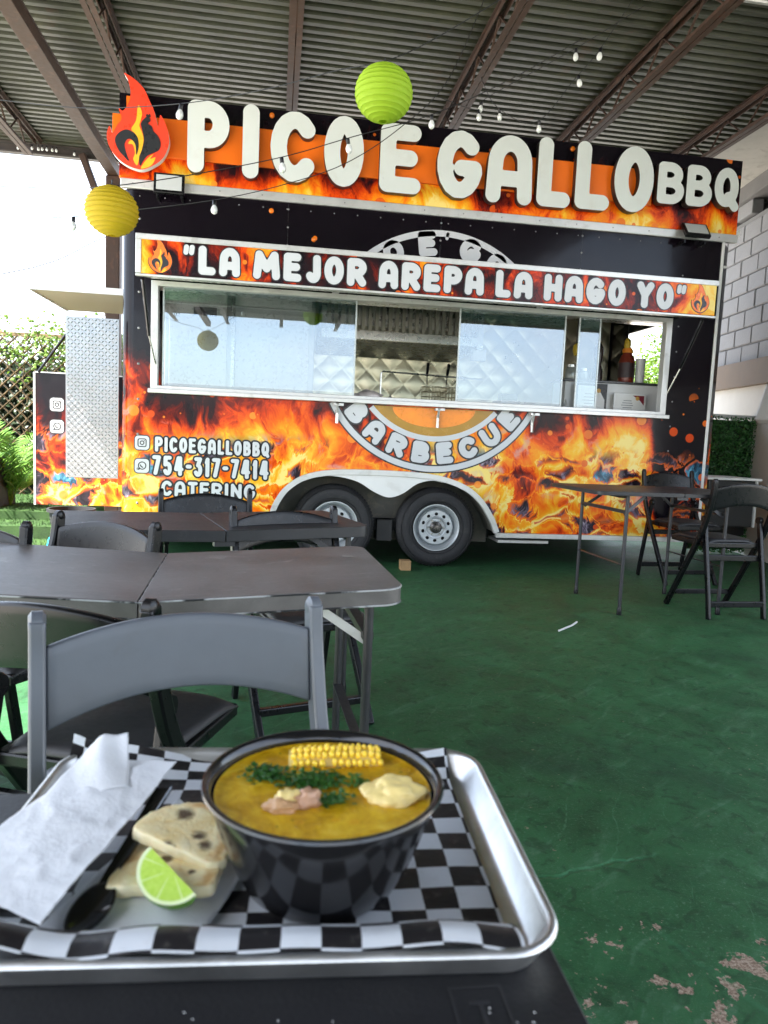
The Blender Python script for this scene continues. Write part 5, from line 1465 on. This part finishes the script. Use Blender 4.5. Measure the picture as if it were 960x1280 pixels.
def arepa(L, z0, th, tilt, lab):
    P = [(x_ + .0016 * mnoise.noise(Vector((x_ * 160, y_ * 160, 0))), y_ + .0016 * mnoise.noise(Vector((x_ * 160, y_ * 160, 7)))) for x_, y_ in spline(L, 7)]; c = np.mean(P, axis=0); mb = MB(); f = flat(z0, tilt, (c[0], c[1], z0)); rows = []
    for ins, h in ((.05, 0), (.012, th * .10), (0, th * .4), (.004, th * .75), (.022, th * .95), (.06, th), (.3, th * 1.04), (.55, th * 1.0), (.8, th * 1.03)):
        rows.append([f(Vector((p[0] + (c[0] - p[0]) * ins, h, p[1] + (c[1] - p[1]) * ins))) for p in P])
    loops_mesh(mb, rows)
    o = mb.build('arepa_piece', ARE, None, 70); tag(o, lab, 'arepa')
arepa([(-.121, .556), (-.116, .585), (-.106, .616), (-.085, .613), (-.058, .600), (-.036, .588), (-.035, .565), (-.041, .547), (-.070, .551), (-.098, .553)], .7535, .0105, (RAD(-2), 0), 'cut grilled arepa piece lying on the tissue behind the lime')
arepa([(-.112, .612), (-.104, .632), (-.086, .648), (-.060, .655), (-.040, .640), (-.030, .610), (-.030, .580), (-.044, .571), (-.070, .586), (-.095, .600)], .7655, .0105, (RAD(5), RAD(6)), 'half round charred arepa piece propped on the other against the bowl')

def lime():
    a = MT('lime_flesh'); p = a.obj(); u, v, _ = a.xyz(a.uv())
    seg = (v * 4.0).frac(); ln = (1.0 - ((seg - .5).abs() * 2.0).sm(.03, .13)) * u.sm(.1, .3)
    c = a.mix(a.noise(p, 260, 4, .6), (.36, .58, .05), (.60, .78, .16))
    c = a.mix(u.sm(.86, .93), c, (.80, .88, .52)); c = a.mix(ln * .55, c, (.78, .86, .48))
    a.put('Base Color', c); a.put('Roughness', .22); a.put('Subsurface Weight', .3); a.put('Subsurface Radius', (.006, .008, .002)); a.put('Subsurface Scale', .5)
    a.bump(a.noise(p, 200, 3), .3, .001)
    rind = pbr('lime_rind', (.10, .26, .015), .35, var=.2, vs=90, bump=.3, bs=500)
    P1, P2 = Vector((-.0905, .571, .786)), Vector((-.049, .524, .7735))
    c0 = (P1 + P2) / 2; d = (P2 - P1).normalized(); A = (P2 - P1).length / 2
    e1 = Vector((-.62, -.62, -.42)); e1 = (e1 - d * e1.dot(d)).normalized(); e2 = d.cross(e1)
    if e2.z > 0: e2 = -e2
    R = .0255; N = 26; K = 8; PH = RAD(62)
    def pt(t, ph, q=1.0): return c0 + d * (A * math.cos(t)) + (e1 * math.cos(ph) + e2 * math.sin(ph)) * (R * math.sin(t) * q)
    fl = MB()
    for ph in (0, PH):
        fl.grid(N, 8, lambda u_, v_, ph=ph: tuple(pt(math.pi * (.02 + .96 * u_), ph, v_)), 0, lambda u_, v_: (math.hypot(math.cos(math.pi * (.02 + .96 * u_)), v_ * math.sin(math.pi * (.02 + .96 * u_))), math.atan2(v_ * math.sin(math.pi * (.02 + .96 * u_)) + 1e-6, math.cos(math.pi * (.02 + .96 * u_))) / math.pi))
    rd = MB().grid(N, K, lambda u_, v_: tuple(pt(math.pi * (.02 + .96 * u_), PH * v_, 1.004)))
    off = Vector((c0.x, c0.y, .7525)); r = empty('lime_wedge', off)
    fl.build('flesh', a.mat, r, 60, world=True); rd.build('rind', rind, r, 60, world=True)
    tag(r, 'fresh lime wedge leaning on the arepa', 'lime')
lime()

# spoon
r = empty('plastic_spoon', (-.118, .59, .752))
H_ = [Vector((-.094, .672, .7835)), Vector((-.101, .645, .778)), Vector((-.110, .612, .770)), Vector((-.119, .578, .763)), Vector((-.124, .558, .7595))]
mb = MB()
def hrow(p, w, t_):
    return [p + Vector((-w, 0, -t_)), p + Vector((-w, 0, t_)), p + Vector((-w * .55, 0, t_ * .2)), p + Vector((w * .55, 0, t_ * .2)), p + Vector((w, 0, t_)), p + Vector((w, 0, -t_))]
HS = [Vector(p) for p in spline([tuple(p) for p in H_], 5, False)]
loops_mesh(mb, [hrow(p, .0072 - .0028 * i / len(HS), .0018) for i, p in enumerate(HS)])
mb.build('handle', BLACKG, r, 40, world=True)
def sp_bowl(u, v):
    t = 2 * math.pi * u; q = v
    x = .0150 * q * math.cos(t); y = .0265 * q * math.sin(t)
    return (-.1270 + x + .18 * y, .535 + y, .7600 - .0048 * (1 - q * q) + .12 * y)
MB().grid(30, 8, sp_bowl).build('spoon_bowl', BLACKG, r, 60, world=True, thick=.0016)
tag(r, 'black plastic spoon resting beside the arepas', 'spoon')

# bowl of soup
BX, BY, BZ = .048, .580, .7472
r = empty('soup_bowl', (BX, BY, BZ))
MB().lathe([(0, .002), (.054, .002), (.056, 0), (.060, 0), (.0640, .004), (.0740, .022), (.0832, .046), (.0905, .068), (.0935, .080), (.0935, .083), (.0985, .0850), (.1000, .0865), (.0992, .0885), (.0960, .0890), (.0935, .0870), (.0915, .080), (.088, .065), (.082, .045), (.072, .020), (.060, .006), (0, .005)], 96).build('bowl_shell', pbr('black_bowl_plastic', (.010, .010, .011), .14, var=.15, vs=30, rv=.05, spec=.55), r, 50)
tag(r, 'glossy black round plastic bowl standing on the checkered paper', 'bowl')
def soup_mat():
    a = MT('sancocho_broth'); p = a.obj(); n = a.noise(p, 38, 6, 1.2, .62); m_ = a.noise(p, 12, 3, .8); f = a.noise(p, 210, 3)
    c = a.ramp(n * .6 + m_ * .4, [(.34, (.34, .17, .003)), (.48, (.58, .33, .008)), (.58, (.72, .45, .018)), (.70, (.84, .60, .07))])
    c = a.mix(f.sm(.66, .74) * .5, c, (.72, .50, .10)); c = a.mix(a.noise(p, 120, 3).sm(.68, .73) * .8, c, (.07, .10, .012))
    od, oc = a.vor(p, 160); c = a.mix((1.0 - od.sm(.12, .2)) * a.xyz(oc)[0].gt(.72) * .5, c, (.75, .45, .03))
    od2, oc2 = a.vor(p, 62); rg_ = (1.0 - (od2 - .26).abs().sm(.015, .05)) * a.xyz(oc2)[1].gt(.6)
    c = a.mix(rg_ * .45, c, (.80, .42, .02)); c = a.mix((1.0 - od2.sm(.2, .26)) * a.xyz(oc2)[1].gt(.6) * .35, c, (.66, .30, .01))
    a.put('Base Color', c); a.put('Roughness', f * .12 + .04); a.put('Subsurface Weight', .2); a.put('Subsurface Radius', (.01, .006, .001)); a.put('Subsurface Scale', .5)
    a.bump(n * 1.6 + f * .2 + rg_ * .2, .35, .003)
    return a.mat
ZS = BZ + .0775
o = MB().lathe([(0.0004, 0), (.03, 0), (.06, 0), (.080, .0002), (.088, .0006), (.0896, .0016)][::-1], 72, (BX, BY, ZS)).build('soup_broth', soup_mat(), None, 60)
tag(o, 'thick golden yellow soup broth filling the black bowl', 'soup')
rnd = random.Random(8)
KER = pbr('corn_kernel', (.95, .66, .05), .26, var=.30, vs=85, rv=.08)
r = empty('corn_cob', (.062, .634, ZS - .0065), RAD(-1.5))
MB().tube([(-.042, 0, .002), (.040, 0, .002)], .0135, 14).build('cob_core', pbr('cob_core', (.75, .58, .2), .6), r, 50)
ks = MB()
def blob(mb, c, s3, n_=8, m_=5, jit=0.0, R=None):
    vs = []; fs = []
    for j in range(m_ + 1):
        t = math.pi * j / m_
        for i in range(n_):
            q = Vector((math.sin(t) * math.cos(2 * math.pi * i / n_) * s3[0], math.sin(t) * math.sin(2 * math.pi * i / n_) * s3[1], math.cos(t) * s3[2])) * (1 + rnd.uniform(-jit, jit))
            if R is not None: q = R @ q
            vs.append(Vector(c) + q)
    for j in range(m_):
        for i in range(n_): fs.append((j * n_ + i, (j + 1) * n_ + i, (j + 1) * n_ + (i + 1) % n_, j * n_ + (i + 1) % n_))
    mb.add(vs, fs)
for j in range(9):
    th = RAD(-24 + j * 28.5); x = -.040 + rnd.uniform(-.001, .001)
    while x < .038:
        g_ = rnd.uniform(.86, 1.16); e = abs(x) / .040; rr_ = (.0150 + rnd.uniform(-.0006, .0006)) * (1 - .16 * e ** 3)
        x += .0029 * g_
        t2_ = th + rnd.uniform(-.05, .05)
        if rnd.random() > .03:
            blob(ks, (x, math.cos(t2_) * rr_, .002 + math.sin(t2_) * rr_), (.0029 * g_, .0037 * rnd.uniform(.9, 1.1), .0036 * rnd.uniform(.85, 1.15)), 8, 6, .05, rx(t2_ - math.pi / 2))
        x += .0029 * g_
o = ks.build('kernels', KER, r, 60); o['kind'] = 'stuff'
tag(r, 'bright yellow corn cob piece floating in the soup', 'corn')
def lump(name, c, s3, mat, jit, lab, cat, n_=30, m_=20, seed=1):
    q = random.Random(seed); ph = [q.uniform(0, 6.28) for _ in range(6)]
    def f(u, v):
        t = math.pi * v; p_ = 2 * math.pi * u
        dv = Vector((math.cos(t), math.sin(t) * math.cos(p_), math.sin(t) * math.sin(p_))) + Vector((ph[0], ph[1], ph[2]))
        k = 1 + jit * (1.7 * mnoise.noise(dv * 1.7) + .7 * mnoise.noise(dv * 3.6) + .3 * mnoise.noise(dv * 8.0))
        return (c[0] + s3[0] * k * math.cos(t), c[1] + s3[1] * k * math.sin(t) * math.cos(p_), c[2] + s3[2] * k * math.sin(t) * math.sin(p_))
    o = MB().grid(n_ * 2, m_ * 2, f).build(name, mat, None, 80); tag(o, lab, cat)
YUC = pbr('boiled_yuca', (.88, .68, .26), .35, var=.22, vs=40, bump=.35, bs=110, bd=.002)
lump('potato_chunk', (.105, .567, ZS + .0005), (.0255, .0215, .0125), YUC, .15, 'pale yellow boiled potato chunk floating in the soup', 'potato', seed=3)
MEAT = pbr('boiled_meat', (.62, .36, .18), .4, var=.35, vs=70, bump=.5, bs=150, bd=.002)
lump('meat_chunk', (.012, .549, ZS + .002), (.013, .008, .006), MEAT, .34, 'ragged brown meat shred in the middle of the soup', 'meat', 12, 8, 5)
lump('meat_chunk', (.033, .556, ZS + .003), (.010, .009, .009), pbr('pink_meat', (.58, .33, .20), .4, var=.3, vs=70, bump=.5, bs=150, bd=.002), .34, 'pinkish meat bit beside the cilantro', 'meat', 12, 8, 6)
lump('yuca_chunk', (.018, .558, ZS + .003), (.010, .008, .009), YUC, .30, 'small yellow root piece amid the meat bits', 'yuca', 12, 8, 7)
CIL = leaf_mat('cilantro', (.008, .05, .006), (.025, .11, .012), (.07, .20, .03), .4, .2)
def herb(c, n_, spread, lab):
    mb = MB()
    for i in range(n_):
        p = Vector((c[0] + rnd.gauss(0, spread[0]), c[1] + rnd.gauss(0, spread[1]), ZS + .001 + abs(rnd.gauss(0, .0022))))
        an = rnd.uniform(0, 6.28)
        for k in (-.7, 0, .7):
            d = Vector((math.cos(an + k), math.sin(an + k), rnd.uniform(-.1, .4))).normalized()
            leaf(mb, p, d, Vector((rnd.uniform(-.4, .4), rnd.uniform(-.4, .4), 1)).normalized(), rnd.uniform(.0035, .006), .0018)
    o = mb.build('chopped_cilantro', CIL, None); tag(o, lab, 'cilantro')
herb((.000, .607), 130, (.0085, .0062), 'loose tuft of chopped cilantro near the bowl edge')
herb((.038, .592), 260, (.0130, .0078), 'thick dark clump of chopped cilantro in mid soup')
herb((.054, .558), 60, (.0055, .0045), 'few cilantro leaves beside the meat bits')
herb((.075, .590), 26, (.006, .006), 'sparse cilantro specks by the potato chunk')

# crumbs on the near table
cb = MB()
for i in range(13):
    x, y = rnd.uniform(-.05, .19), rnd.uniform(.415, .452)
    cb.add([(x, y, .7415), (x + rnd.uniform(.001, .0025), y + rnd.uniform(-.001, .001), .7415), (x + rnd.uniform(0, .001), y + rnd.uniform(.0005, .002), .7420)], [(0, 1, 2)])
tag(cb.build('crumbs', PLASTW, None), 'scattered pale crumbs on the black table edge', 'crumbs', kind='stuff')
